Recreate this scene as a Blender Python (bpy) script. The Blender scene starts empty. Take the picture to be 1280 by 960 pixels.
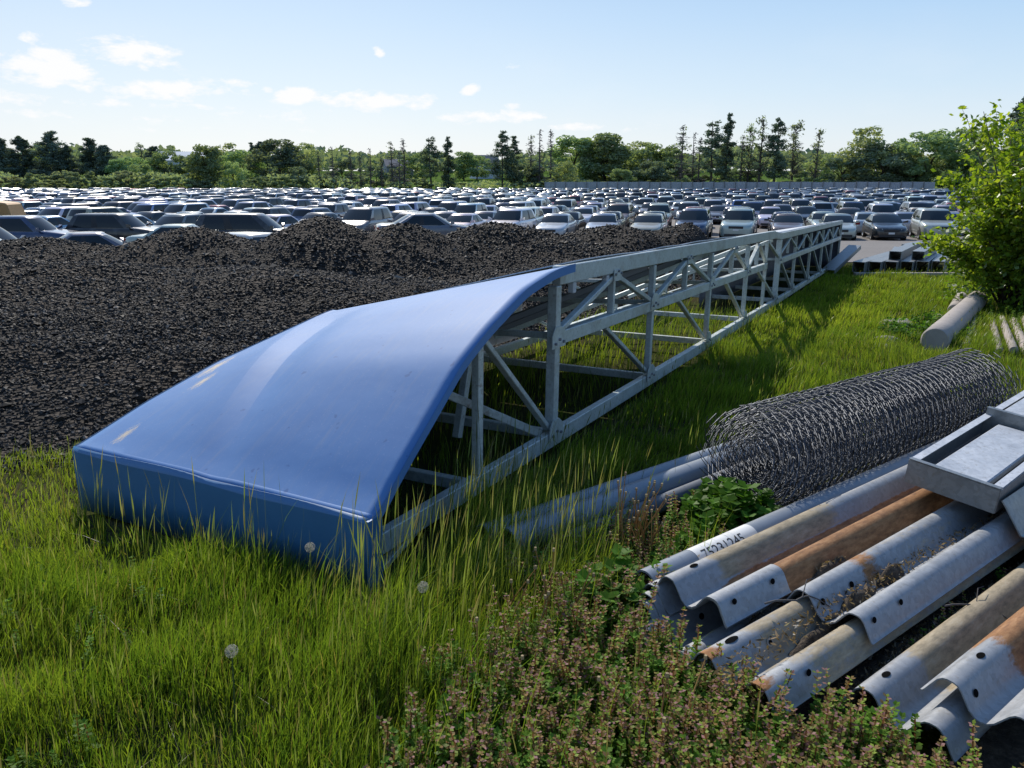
import bpy, bmesh, math, random
import numpy as np
from mathutils import Vector, Matrix, noise as mnoise
rng = np.random.default_rng(7)
random.seed(7)
S = bpy.context.scene
COL = S.collection
R = math.radians
sin, cos, pi = math.sin, math.cos, math.pi

# ------------------------------------------------------------------ mesh helpers
def mesh_np(name, V, faces, mats=(), cols=None, smooth=False, midx=None):
    """faces: list of (n,k) int arrays"""
    V = np.asarray(V, dtype=np.float32)
    me = bpy.data.meshes.new(name)
    faces = [np.asarray(f, dtype=np.int32) for f in faces if len(f)]
    nl = sum(f.size for f in faces); nf = sum(len(f) for f in faces)
    me.vertices.add(len(V)); me.vertices.foreach_set('co', V.ravel())
    me.loops.add(nl); me.polygons.add(nf)
    me.loops.foreach_set('vertex_index', np.concatenate([f.ravel() for f in faces]))
    tot = np.concatenate([np.full(len(f), f.shape[1], dtype=np.int32) for f in faces])
    st = np.concatenate([[0], np.cumsum(tot)[:-1]]).astype(np.int32)
    me.polygons.foreach_set('loop_start', st)
    if midx is not None:
        me.polygons.foreach_set('material_index', np.asarray(midx, dtype=np.int32))
    me.polygons.foreach_set('use_smooth', np.full(nf, smooth, dtype=bool))
    if cols is not None:
        at = me.color_attributes.new('Col', 'FLOAT_COLOR', 'POINT')
        c = np.ones((len(V), 4), dtype=np.float32); c[:, :3] = np.asarray(cols, dtype=np.float32)
        at.data.foreach_set('color', c.ravel())
    for m in mats: me.materials.append(m)
    me.update(calc_edges=True); me.validate()
    return me

def add(name, me, parent=None, loc=None, **tags):
    o = bpy.data.objects.new(name, me); COL.objects.link(o)
    if parent is not None: o.parent = parent
    if loc is not None: o.location = loc
    for k, v in tags.items(): o[k] = v
    return o

def empty(name, loc, rz, label, cat, group=None):
    o = bpy.data.objects.new(name, None); COL.objects.link(o)
    o.location = loc; o.rotation_euler = (0, 0, rz); o['label'] = label; o['category'] = cat
    if group: o['group'] = group
    o.empty_display_size = .2
    return o

class MB:
    def __init__(s): s.v = []; s.f = []; s.m = []; s.c = []
    def raw(s, V, F, m=0, c=(1, 1, 1)):
        b = len(s.v); s.v += [tuple(p) for p in V]; s.f += [tuple(i + b for i in f) for f in F]; s.m += [m] * len(F)
        s.c += [c] * len(V)
        return s
    def box(s, x0, x1, y0, y1, z0, z1, m=0, c=(1, 1, 1)):
        V = [(x, y, z) for x in (x0, x1) for y in (y0, y1) for z in (z0, z1)]
        return s.raw(V, [(0, 1, 3, 2), (4, 6, 7, 5), (0, 4, 5, 1), (2, 3, 7, 6), (0, 2, 6, 4), (1, 5, 7, 3)], m, c)
    def beam(s, a, b, w, h, up=(0, 0, 1), m=0):
        a = Vector(a); b = Vector(b); d = (b - a).normalized(); up = Vector(up)
        r = d.cross(up)
        if r.length < 1e-4: r = d.cross(Vector((1, 0, 0)))
        r.normalize(); u = r.cross(d)
        V = []
        for p in (a, b):
            for sx, sy in ((-1, -1), (1, -1), (1, 1), (-1, 1)): V.append(p + r * sx * w / 2 + u * sy * h / 2)
        return s.raw(V, [(3, 2, 1, 0), (4, 5, 6, 7), (0, 1, 5, 4), (1, 2, 6, 5), (2, 3, 7, 6), (3, 0, 4, 7)], m)
    def tube(s, pts, rad, n=8, m=0, caps=True, c=(1, 1, 1)):
        pts = [Vector(p) for p in pts]
        rad = rad if hasattr(rad, '__len__') else [rad] * len(pts)
        V = []; F = []; pr = None
        for i, p in enumerate(pts):
            d = (pts[min(i + 1, len(pts) - 1)] - pts[max(i - 1, 0)]).normalized()
            r = d.cross(Vector((0, 0, 1))) if pr is None else (pr - d * pr.dot(d))
            if r.length < 1e-3: r = d.cross(Vector((1, .1, 0)))
            r.normalize(); pr = r; u = d.cross(r)
            for k in range(n): V.append(p + (r * cos(2 * pi * k / n) + u * sin(2 * pi * k / n)) * rad[i])
        for i in range(len(pts) - 1):
            for k in range(n):
                a = i * n + k; b = i * n + (k + 1) % n
                F.append((a, b, b + n, a + n))
        if caps: F.append(tuple(range(n - 1, -1, -1))); F.append(tuple(range((len(pts) - 1) * n, len(pts) * n)))
        return s.raw(V, F, m, c)
    def lathe(s, prof, n=20, axis='y', ctr=(0, 0, 0), m=0):
        V = []; F = []; k = len(prof)
        for i in range(n):
            a = 2 * pi * i / n
            for (r, h) in prof:
                p = (r * cos(a), h, r * sin(a)) if axis == 'y' else (r * cos(a), r * sin(a), h)
                V.append((p[0] + ctr[0], p[1] + ctr[1], p[2] + ctr[2]))
        for i in range(n):
            for j in range(k - 1):
                a = i * k + j; b = ((i + 1) % n) * k + j
                F.append((a, b, b + 1, a + 1))
        return s.raw(V, F, m)
    def mesh(s, name, mats, smooth=False, angle=None, colors=False, bevel=0):
        me = bpy.data.meshes.new(name); me.from_pydata(s.v, [], s.f)
        if bevel:
            bm = bmesh.new(); bm.from_mesh(me)
            bmesh.ops.bevel(bm, geom=list(bm.edges), offset=bevel, segments=1, affect='EDGES', profile=.5)
            bm.to_mesh(me); bm.free()
        else:
            me.polygons.foreach_set('material_index', s.m)
            if colors:
                at = me.color_attributes.new('Col', 'FLOAT_COLOR', 'POINT')
                c = np.ones((len(s.v), 4), dtype=np.float32); c[:, :3] = s.c
                at.data.foreach_set('color', c.ravel())
        for m in (mats if isinstance(mats, (list, tuple)) else [mats]): me.materials.append(m)
        bm = bmesh.new(); bm.from_mesh(me); bmesh.ops.recalc_face_normals(bm, faces=bm.faces); bm.to_mesh(me); bm.free()
        if smooth or angle:
            me.polygons.foreach_set('use_smooth', [True] * len(me.polygons))
            if angle: me.set_sharp_from_angle(angle=R(angle))
        me.update()
        return me
    def build(s, name, mats, parent=None, loc=None, **k):
        tags = {q: k.pop(q) for q in ('label', 'category', 'group', 'kind') if q in k}
        return add(name, s.mesh(name, mats, **k), parent, loc, **tags)

# ------------------------------------------------------------------ material helpers
def N(nt, typ, ins=None, **props):
    n = nt.nodes.new(typ)
    for k, v in props.items(): setattr(n, k, v)
    for k, v in (ins or {}).items():
        s = n.inputs[k]
        if isinstance(v, bpy.types.NodeSocket): nt.links.new(v, s)
        else: s.default_value = v
    return n
def rgb(c): return (c[0], c[1], c[2], 1)
def noise_(nt, vec, scale, detail=3, rough=.6, dist=0):
    return N(nt, 'ShaderNodeTexNoise', {'Vector': vec, 'Scale': scale, 'Detail': detail, 'Roughness': rough, 'Distortion': dist}).outputs[0]
def ramp(nt, fac, stops):
    n = N(nt, 'ShaderNodeValToRGB', {'Fac': fac}); e = n.color_ramp.elements
    while len(e) < len(stops): e.new(.5)
    for i, (p, c) in enumerate(stops):
        e[i].position = p; e[i].color = rgb(c) if hasattr(c, '__len__') else (c, c, c, 1)
    return n.outputs[0]
def mixc(nt, fac, a, b, bt='MIX'):
    n = nt.nodes.new('ShaderNodeMix'); n.data_type = 'RGBA'; n.blend_type = bt
    for idx, v in ((0, fac), (6, a), (7, b)):
        if isinstance(v, bpy.types.NodeSocket): nt.links.new(v, n.inputs[idx])
        else: n.inputs[idx].default_value = (rgb(v) if hasattr(v, '__len__') else (v if idx == 0 else (v, v, v, 1)))
    return n.outputs[2]
def math_(nt, op, a, b=0, c=None):
    n = nt.nodes.new('ShaderNodeMath'); n.operation = op
    for i, v in enumerate((a, b) if c is None else (a, b, c)):
        if isinstance(v, bpy.types.NodeSocket): nt.links.new(v, n.inputs[i])
        else: n.inputs[i].default_value = v
    return n.outputs[0]
def mapr(nt, v, a, b, c=0, d=1):
    return N(nt, 'ShaderNodeMapRange', {0: v, 1: a, 2: b, 3: c, 4: d}).outputs[0]
def newmat(name):
    m = bpy.data.materials.new(name); m.use_nodes = True; nt = m.node_tree
    b = nt.nodes['Principled BSDF']
    return m, nt, b
def setin(nt, node, **k):
    for key, v in k.items():
        s = node.inputs[key.replace('_', ' ')]
        if isinstance(v, bpy.types.NodeSocket): nt.links.new(v, s)
        else: s.default_value = rgb(v) if (hasattr(v, '__len__') and len(v) == 3 and s.type == 'RGBA') else v
def bump(nt, h, strength=.3, dist=.01):
    return N(nt, 'ShaderNodeBump', {'Height': h, 'Strength': strength, 'Distance': dist}).outputs[0]
def objc(nt): return nt.nodes.new('ShaderNodeTexCoord').outputs['Object']
def posc(nt): return nt.nodes.new('ShaderNodeNewGeometry').outputs['Position']
def attr(nt, name='Col'): return N(nt, 'ShaderNodeAttribute', attribute_name=name).outputs['Color']
M = {}
def simple(name, col, rough=.5, metal=0, var=.15, scale=8, bmp=0):
    m, nt, b = newmat(name); p = objc(nt)
    n = noise_(nt, p, scale, 4)
    c = mixc(nt, n, tuple(x * (1 - var) for x in col), tuple(min(1, x * (1 + var)) for x in col))
    setin(nt, b, Base_Color=c, Roughness=rough, Metallic=metal)
    if bmp: setin(nt, b, Normal=bump(nt, noise_(nt, p, scale * 4, 4), bmp))
    M[name] = m; return m
simple('tyre', (.018, .018, .019), .8); simple('rim', (.42, .43, .45), .35, .8); simple('black_plastic', (.02, .02, .022), .5)
simple('plate', (.7, .7, .68), .5); simple('trunk_bark', (.075, .06, .048), .9, 0, .35, 6, .3); simple('dead_bark', (.10, .09, .085), .9, 0, .3, 5)
simple('house_wall', (.62, .65, .72), .7); simple('house_white', (.8, .8, .8), .6); simple('house_dim', (.25, .27, .32), .8); simple('house_roof', (.16, .16, .18), .8); simple('white_roof', (.8, .8, .8), .5)
simple('hole', (.008, .008, .008), 1); M['hole'].node_tree.nodes['Principled BSDF'].inputs['Specular IOR Level'].default_value = 0; simple('loader_yellow', (.45, .23, .07), .5); simple('marking', (.02, .02, .02), .6)
simple('brace_dark', (.20, .205, .22), .55, .3)
def glass():
    m, nt, b = newmat('car_glass'); setin(nt, b, Base_Color=(.010, .014, .016), Roughness=.05, Specular_IOR_Level=.55); M['glass'] = m
glass()
def lamp():
    m, nt, b = newmat('headlight'); setin(nt, b, Base_Color=(.55, .57, .6), Roughness=.12, Specular_IOR_Level=.8, Metallic=.4); M['lamp'] = m
lamp()
def paint(name, src):
    m, nt, b = newmat(name)
    c = nt.nodes.new('ShaderNodeObjectInfo').outputs['Color'] if src == 'obj' else attr(nt)
    n = noise_(nt, posc(nt), 3.5, 4)
    c2 = mixc(nt, mapr(nt, n, .45, .8, 0, .25), c, (.3, .29, .27))
    setin(nt, b, Base_Color=c2, Roughness=.32, Metallic=.25, Coat_Weight=1.0, Coat_Roughness=.06)
    M[name] = m
paint('car_paint', 'obj'); paint('car_paint_mass', 'attr')

def galv(name, base=(.42, .44, .46), rust=False, metal=.55, rough=.42):
    m, nt, b = newmat(name); p = objc(nt)
    n1 = noise_(nt, p, 9, 5, .65); n2 = noise_(nt, p, 60, 3)
    vor = N(nt, 'ShaderNodeTexVoronoi', {'Vector': p, 'Scale': 55.0}).outputs['Color']
    c = mixc(nt, n1, tuple(x * .72 for x in base), tuple(x * 1.2 for x in base))
    sep = N(nt, 'ShaderNodeSeparateColor', {'Color': vor}).outputs[0]
    c = mixc(nt, .16, c, sep, 'SOFT_LIGHT')
    c = mixc(nt, mapr(nt, n2, .56, .72, 0, .5), c, (.22, .2, .17))
    if name == 'frame_metal':
        g1_ = noise_(nt, p, 2.2, 7, .72); c = mixc(nt, mapr(nt, g1_, .52, .68, 0, .55), c, (.20, .175, .14)); c = mixc(nt, mapr(nt, noise_(nt, p, 13, 6, .75), .60, .70, 0, .7), c, (.19, .10, .05))
    ro = mapr(nt, n1, .3, .7, rough - .1, rough + .16); me = metal
    h = n2
    if rust:
        a = N(nt, 'ShaderNodeSeparateColor', {'Color': attr(nt)})
        st = N(nt, 'ShaderNodeMapping', {'Vector': p, 'Scale': (2.6, 8, 8)}).outputs[0]
        rn = math_(nt, 'ADD', math_(nt, 'MULTIPLY', noise_(nt, st, 3.0, 6, .7), .7), math_(nt, 'MULTIPLY', noise_(nt, p, 40, 4, .7), .3))
        rm = mapr(nt, math_(nt, 'ADD', a.outputs[0], math_(nt, 'MULTIPLY', math_(nt, 'SUBTRACT', rn, .5), 1.3)), .42, .62)
        rc = ramp(nt, noise_(nt, st, 7, 5, .7), [(.25, (.10, .045, .018)), (.5, (.27, .125, .045)), (.75, (.40, .22, .10))])
        tan = ramp(nt, noise_(nt, st, 6, 5, .7), [(.3, (.17, .145, .10)), (.55, (.33, .27, .18)), (.8, (.42, .38, .30))])
        tm = mapr(nt, math_(nt, 'ADD', a.outputs[1], math_(nt, 'MULTIPLY', math_(nt, 'SUBTRACT', rn, .5), 1.1)), .42, .62)
        c = mixc(nt, tm, c, tan); c = mixc(nt, rm, c, rc)
        tot = math_(nt, 'MAXIMUM', rm, tm)
        me = math_(nt, 'MULTIPLY', math_(nt, 'SUBTRACT', 1, tot), metal)
        ro = math_(nt, 'ADD', ro, math_(nt, 'MULTIPLY', tot, .3))
        # dirt
        c = mixc(nt, math_(nt, 'MULTIPLY', a.outputs[2], mapr(nt, n1, .3, .6)), c, (.09, .07, .05))
    setin(nt, b, Base_Color=c, Roughness=ro, Metallic=me, Normal=bump(nt, h, .25, .002))
    M[name] = m
galv('galvanised', (.27, .29, .30)); galv('galvanised_rusty', (.30, .315, .335), True, .3, .5); galv('frame_metal', (.55, .60, .58), False, .2, .45); galv('sheet_grey', (.55, .57, .60), False, .15, .5)
galv('panel_mauve', (.50, .48, .52), False, .1, .5); galv('panel_slate', (.10, .115, .155), False, .1, .5); galv('wire', (.10, .112, .135), False, .6, .5)
galv('fence_sheet', (.40, .44, .50), False, .1, .5)

def hood_paint():
    m, nt, b = newmat('hood_blue'); p = objc(nt)
    n1 = noise_(nt, p, 3, 4); n2 = noise_(nt, p, 90, 2)
    c = mixc(nt, n1, (.078, .195, .43), (.100, .228, .465))
    c = mixc(nt, mapr(nt, n2, .62, .7, 0, .35), c, (.2, .3, .5))
    ds = noise_(nt, N(nt, 'ShaderNodeMapping', {'Vector': p, 'Scale': (1.2, 9, 1)}).outputs[0], 2.5, 6, .7)
    c = mixc(nt, mapr(nt, ds, .5, .75, 0, .28), c, (.25, .29, .36)); c = mixc(nt, mapr(nt, noise_(nt, p, 1.1, 5), .5, .75, 0, .2), c, (.06, .13, .30))
    spots = noise_(nt, p, 14, 2)
    c = mixc(nt, mapr(nt, spots, .70, .74, 0, .5), c, (.035, .09, .24))
    def scrape(cx, cy, rx, ry, rot):
        mp = N(nt, 'ShaderNodeMapping', {'Vector': N(nt, 'ShaderNodeVectorMath', {0: p, 1: (-cx, -cy, 0)}, operation='ADD').outputs[0], 'Rotation': (0, 0, rot), 'Scale': (1 / rx, 1 / ry, 0)}).outputs[0]
        d = N(nt, 'ShaderNodeVectorMath', {0: mp}, operation='LENGTH').outputs['Value']
        nn = noise_(nt, N(nt, 'ShaderNodeMapping', {'Vector': mp, 'Scale': (1.2, 5, 0)}).outputs[0], 2.2, 5, .75)
        return mapr(nt, math_(nt, 'SUBTRACT', nn, math_(nt, 'MULTIPLY', d, .30)), .36, .42)
    s1 = scrape(.95, 1.70, .26, .10, .25); s2 = scrape(.25, 1.60, .14, .05, .3); s3 = scrape(.75, 1.58, .16, .06, .3)
    sm = math_(nt, 'MAXIMUM', math_(nt, 'MAXIMUM', s1, s2), s3)
    c = mixc(nt, sm, c, (.55, .47, .36))
    setin(nt, b, Base_Color=c, Roughness=.68, Specular_IOR_Level=.28, Coat_Weight=.05, Coat_Roughness=.42, Normal=bump(nt, noise_(nt, p, 6, 2), .10, .02))
    M['hood_blue'] = m
hood_paint()
simple('hood_blue_shaded', (.040, .150, .32), .5, 0, .12, 5)  # same blue sheet, with the shade of its front face painted in

def leafmat(name, transl=.45, gloss=.25, rnd=.25):
    m, nt, b = newmat(name); nt.nodes.remove(b)
    c = attr(nt)
    if rnd:
        r = nt.nodes.new('ShaderNodeObjectInfo').outputs['Random']
        if name in ('tree_leaf', 'needle'): c = mixc(nt, .30 if name == 'needle' else .46, c, (.125, .15, .145)); c = mixc(nt, 1.0, c, (2.65, 2.65, 2.65), 'MULTIPLY')  # distance haze put into the colour: leaves and needles greyed, then lightened
        hs = N(nt, 'ShaderNodeHueSaturation', {'Hue': mapr(nt, r, 0, 1, .5 - .03 * rnd * 4, .5 + .02 * rnd * 4), 'Value': mapr(nt, r, 0, 1, 1 - rnd, 1 + rnd), 'Color': c})
        c = hs.outputs[0]
    d = N(nt, 'ShaderNodeBsdfDiffuse', {'Color': c})
    t = N(nt, 'ShaderNodeBsdfTranslucent', {'Color': mixc(nt, 1.0, c, (1.35, 1.3, .55), 'MULTIPLY')})
    g = N(nt, 'ShaderNodeBsdfGlossy', {'Color': (1, 1, 1, 1), 'Roughness': .42})
    mx = N(nt, 'ShaderNodeMixShader', {0: transl, 1: d.outputs[0], 2: t.outputs[0]})
    fr = N(nt, 'ShaderNodeFresnel', {'IOR': 1.4}).outputs[0]
    mx2 = N(nt, 'ShaderNodeMixShader', {0: math_(nt, 'MULTIPLY', fr, gloss), 1: mx.outputs[0], 2: g.outputs[0]})
    nt.links.new(mx2.outputs[0], nt.nodes['Material Output'].inputs[0])
    M[name] = m
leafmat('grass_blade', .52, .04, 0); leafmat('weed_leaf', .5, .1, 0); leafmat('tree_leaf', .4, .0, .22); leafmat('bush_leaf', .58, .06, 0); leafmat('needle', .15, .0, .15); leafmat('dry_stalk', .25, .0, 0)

# ------------------------------------------------------------------ terrain
def sstep(a, b, x):
    t = np.clip((np.asarray(x, float) - a) / (b - a), 0, 1); return t * t * (3 - 2 * t)
GY = np.array([-60, 2.5, 21, 32, 45, 52, 188, 200, 260, 400, 700, 1400, 4000.])
GZ = np.array([0, 0, -.653, -1.1, -1.72, -1.87, -1.87, -1.6, 0.2, 4, 9, 13, 16.])
def gz(x, y):
    z = np.interp(y, GY, GZ)
    w = sstep(-4, -9, x) * sstep(13, 21, y) * (1 - sstep(40, 52, y))
    z = z * (1 - w) + (-1.62) * w
    return z
def g1(x, y): return float(gz(np.array([x]), np.array([y]))[0])
def axis(segs):
    out = []
    for a, b, st in segs: out += list(np.arange(a, b, st))
    return np.array(sorted(set(np.round(out, 4))))
GXs = axis([(-3000, -400, 200), (-400, -60, 17), (-60, -16, 4), (-16, 16, .8), (16, 60, 4), (60, 400, 17), (400, 3001, 200)])
GYs = axis([(-60, -4, 7), (-4, 26, .8), (26, 60, 2), (60, 200, 7), (200, 400, 20), (400, 1000, 60), (1000, 4001, 300)])
def grid_mesh(name, xs, ys, dz, mat):
    X, Y = np.meshgrid(xs, ys); Z = gz(X, Y) + dz
    V = np.stack([X, Y, Z], -1).reshape(-1, 3); nx, ny = len(xs), len(ys)
    i = np.arange(nx * ny).reshape(ny, nx)
    F = np.stack([i[:-1, :-1], i[:-1, 1:], i[1:, 1:], i[1:, :-1]], -1).reshape(-1, 4)
    return mesh_np(name, V, [F], [mat], smooth=True)
def ground_mat():
    m, nt, b = newmat('soil'); p = posc(nt)
    s = N(nt, 'ShaderNodeSeparateXYZ', {0: p})
    n = noise_(nt, p, 1.4, 5); n2 = noise_(nt, p, 26, 4); n3 = noise_(nt, p, .02, 4)
    soil = mixc(nt, n2, (.030, .024, .016), (.095, .075, .05))
    gr = mixc(nt, n, (.022, .04, .010), (.055, .085, .018))
    c = mixc(nt, mapr(nt, n, .4, .65, .25, .75), soil, gr)
    far = mixc(nt, n3, (.06, .11, .025), (.11, .17, .04))
    c = mixc(nt, mapr(nt, s.outputs[1], 150, 200), c, far)
    setin(nt, b, Base_Color=c, Roughness=.95, Specular_IOR_Level=.0, Normal=bump(nt, n2, .8, .03)); M['soil'] = m
ground_mat()
def lot_mat():
    m, nt, b = newmat('lot_gravel'); p = posc(nt)
    n = noise_(nt, p, .35, 5); n2 = noise_(nt, p, 14, 5, .7)
    c = mixc(nt, n, (.15, .135, .125), (.25, .225, .205)); c = mixc(nt, mapr(nt, n2, .35, .7, 0, .6), c, (.09, .082, .078))
    setin(nt, b, Base_Color=c, Roughness=.85, Normal=bump(nt, n2, .5, .03)); M['lot_gravel'] = m
lot_mat()
add('ground', grid_mesh('ground', GXs, GYs, 0, M['soil']), kind='structure')
lx = GXs[(GXs >= -210) & (GXs <= 110)]; ly = GYs[(GYs >= 22.5) & (GYs <= 192)]
lot = grid_mesh('parking_lot', lx, ly, .02, M['lot_gravel']); bm = bmesh.new(); bm.from_mesh(lot); bmesh.ops.delete(bm, geom=[f for f in bm.faces if f.calc_center_median().x > .62 * f.calc_center_median().y + 1], context='FACES'); bm.to_mesh(lot); bm.free()
add('parking_lot', lot, kind='structure')

# ------------------------------------------------------------------ canopy truss
SU = np.array([0.46243, 0.88665]); SV = np.array([-0.88665, 0.46243]); SO = np.array([-0.715, 2.85])
SLOPE = -.0313
root = empty('sign_truss', (SO[0], SO[1], 0), 0, 'long lattice truss frame with blue sheet hood on its near end, lying in the grass', 'truss')
root.matrix_world = Matrix(((SU[0], SV[0], 0, SO[0]), (SU[1], SV[1], 0, SO[1]), (SLOPE, 0, 1, 0), (0, 0, 0, 1))) if False else Matrix.Translation((SO[0], SO[1], 0)) @ Matrix.Rotation(math.atan2(SU[1], SU[0]), 4, 'Z') @ Matrix.Rotation(math.atan(-SLOPE), 4, 'Y')
# local: x = along, y = to the left, z = up
fm = M['frame_metal']
W = 1.79
def hood():
    sR = [0, .15, .32, .55, .83, 1.10, 1.49, 1.85, 2.12]; zR = [.31, .325, .47, .64, .85, .98, 1.13, 1.20, 1.22]
    sL = [0, .12, .53, 1.05, 1.53, 2.0, 2.12]; zL = [.31, .325, .46, .60, .69, .78, .80]
    nt_, ns = 40, 48
    ss = np.concatenate([[0.10], np.linspace(.13, 2.14, ns)]); tt = np.linspace(-.10, W, nt_)
    # smooth the profile
    fine = np.linspace(0, 2.14, 200)
    def prof(a, b):
        z = np.interp(fine, a, b); k = np.ones(15) / 15; zz = np.convolve(np.pad(z, 7, 'edge'), k, 'valid'); zz[:14] = z[:14] * .7 + zz[:14] * .3
        return lambda q: np.interp(q, fine, zz)
    pR, pL = prof(sR, zR), prof(sL, zL)
    V = []
    for s_ in ss:
        tc = .93 + (W - .93) * min(1, (s_ / 2.0)) ** 1.0   # crease runs from the middle of the front edge to the left edge
        zr, zl = pR(s_), pL(s_)
        zc = zr + (zl - zr) * (tc + .10) / (W + .10) + .040 * sin(pi * min(1, s_ / 2.05)) * (1 if tc < W else 0)
        tc = min(tc, W - .03); n1 = 24
        for t in list(np.linspace(-.10, tc, n1)) + list(np.linspace(tc, W, nt_ - n1 + 1))[1:]:
            if t <= tc + 1e-6: k = (t + .10) / (tc + .10); z = zr + (zc - zr) * k + (.012 * sin(pi * k) - .040 * math.exp(-((k - .86) / .085) ** 2)) * min(1, s_ / .8) * min(1, max(0, 2.13 - s_) / .5)
            else: k = (t - tc) / max(1e-4, W - tc); z = zc + (zl - zc) * k
            V.append((s_, t, z))
    n = nt_; F = [(i * n + j, i * n + j + 1, (i + 1) * n + j + 1, (i + 1) * n + j) for i in range(len(ss) - 1) for j in range(n - 1)]
    Vt = np.array(V)
    # thickness: underside offset
    b = MB(); b.raw(V, F); me = b.mesh('hood_top', M['hood_blue'], angle=9)
    sh = me.attributes.get('sharp_edge') or me.attributes.new('sharp_edge', 'BOOLEAN', 'EDGE')
    for ed in me.edges:
        if all(v % n == 23 for v in ed.vertices): sh.data[ed.index].value = True
    o = add('hood_top', me, root)
    sol = o.modifiers.new('t', 'SOLIDIFY'); sol.thickness = .012; sol.offset = -1
    # front apron
    f = MB(); top = [tuple(Vt[j]) for j in range(n)]
    rows = []
    for k, (dx, zz) in enumerate(((0, None), (-.012, .30), (-.008, .15), (.0, -.02))):
        rows.append([(p[0] + dx, p[1], (p[2] if zz is None else min(zz, p[2] - .012)) + .004 * sin(7 * p[1] + k)) for p in top])
    Vf = [p for r in rows for p in r]
    Ff = [(i * n + j, (i + 1) * n + j, (i + 1) * n + j + 1, i * n + j + 1) for i in range(3) for j in range(n - 1)]
    f.raw(Vf, Ff); o2 = f.build('hood_apron', M['hood_blue_shaded'], root, smooth=True, angle=22)
    m2 = o2.modifiers.new('t', 'SOLIDIFY'); m2.thickness = .01; m2.offset = 1
    # right edge flange (blue band under the arc edge)
    e = MB(); q = []
    for s_ in ss: z = pR(s_); q += [(s_, -.108, z + .006), (s_, -.108, z - .045), (s_, -.088, z - .045)]
    Fe = [(i * 3 + a, i * 3 + a + 1, i * 3 + a + 4, i * 3 + a + 3) for i in range(len(ss) - 1) for a in (0, 1)]
    e.raw(q, Fe); e.build('hood_edge', M['hood_blue'], root, smooth=True, angle=40)
    e = MB(); q = []
    e.box(.070, .16, -.112, -.099, -.03, .318)
    e.build('hood_side', M['hood_blue_shaded'], root)
    # left edge flange
    e = MB(); q = []
    for s_ in ss: z = pL(s_); q += [(s_, W + .006, z + .004), (s_, W + .006, max(.0, z - .30))]
    Fe = [(i * 2, i * 2 + 1, i * 2 + 3, i * 2 + 2) for i in range(len(ss) - 1)]
    e.raw(q, Fe); e.build('hood_skirt', M['panel_mauve'], root, smooth=True)
    # ribs under the hood
    for s_ in (.85, 1.5):
        r = MB(); r.beam((s_, 0, pR(s_) - .09), (s_, W - .05, pL(s_) - .09), .04, .05); r.build('hood_rib', M['panel_mauve'], root)
    return pR, pL
pR, pL = hood()
def bar(name, a, b, w, h, mat=fm, up=(0, 0, 1), bv=.004):
    m = MB(); m.beam(a, b, w, h, up); return m.build(name, mat, root, bevel=bv)
Y0 = 0.0
bar('bottom_chord', (.12, Y0, .12), (10.55, Y0, .10), .055, .10); bar('bottom_chord', (10.56, Y0, .10), (20.7, Y0, .12), .055, .09)
tc_m = MB(); tc_m.beam((2.10, Y0, 1.15), (9.9, Y0, 1.17), .06, .115); tc_m.build('top_chord', fm, root, bevel=.005)
bar('top_chord', (9.91, Y0, 1.17), (10.5, Y0, 1.13), .058, .10); bar('top_chord', (10.51, Y0, 1.13), (20.7, Y0, 1.19), .06, .10)
bar('mid_chord', (2.13, Y0, .76), (9.45, Y0, .74), .06, .085); bar('mid_chord', (10.50, Y0, .74), (20.7, Y0, .78), .06, .085)
for x, z0, z1, w in [(1.14, .171, .93, .05), (2.08, .171, 1.088, .07), (4.05, .171, 1.09, .055), (6.08, .171, 1.09, .055), (8.05, .171, 1.09, .055), (9.42, .171, 1.09, .05), (10.52, .171, 1.074, .085),
                     (12.3, .15, 1.08, .055), (14.4, .15, 1.08, .055), (16.5, .15, 1.09, .055), (18.6, .15, 1.10, .055), (20.68, .17, 1.12, .06)]:
    bar('post', (x, Y0, z0), (x, Y0, z1), w, w * .9, up=(0, 1, 0))
for x in (3.1, 5.1, 7.15, 8.75): bar('short_post', (x, .008, .80), (x, .008, 1.09), .035, .05, up=(0, 1, 0))
for a, b in [((2.12, .80), (3.06, 1.07)), ((4.0, .80), (3.14, 1.07)), ((4.1, .80), (5.06, 1.07)), ((6.03, .80), (5.14, 1.07)), ((6.13, .80), (7.10, 1.07)), ((8.0, .80), (7.20, 1.07)), ((8.1, .80), (8.72, 1.07)), ((9.38, .80), (8.79, 1.07)), ((9.46, 1.08), (10.46, .82))]:
    bar('diagonal', (a[0], -.006, a[1]), (b[0], -.006, b[1]), .035, .045, up=(0, 1, 0))
for a, b in [((2.98, .71), (4.0, .2)), ((4.9, .71), (6.0, .2)), ((6.9, .71), (7.98, .2)), ((8.9, .70), (10.4, .2)), ((10.9, .7), (12.2, .19)), ((12.9, .71), (14.3, .19)), ((15, .71), (16.4, .19)), ((17.1, .72), (18.5, .19)),
             ((1.18, .90), (2.04, .19)), ((.26, -.02), (.62, .09))]:
    bar('diagonal', (a[0], .006, a[1]), (b[0], .006, b[1]), .032, .045, up=(0, 1, 0))
x = 10.6; up_ = True
while x < 20.5:
    x2 = min(20.6, x + .98)
    bar('diagonal', (x, -.006, .83 if up_ else 1.07), (x2, -.006, 1.07 if up_ else .83), .03, .035, up=(0, 1, 0)); x = x2 + .03; up_ = not up_
for x in (11.5, 13.4, 15.5, 17.6, 19.6): bar('short_post', (x, .008, .82), (x, .008, 1.08), .03, .04, up=(0, 1, 0))
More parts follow.
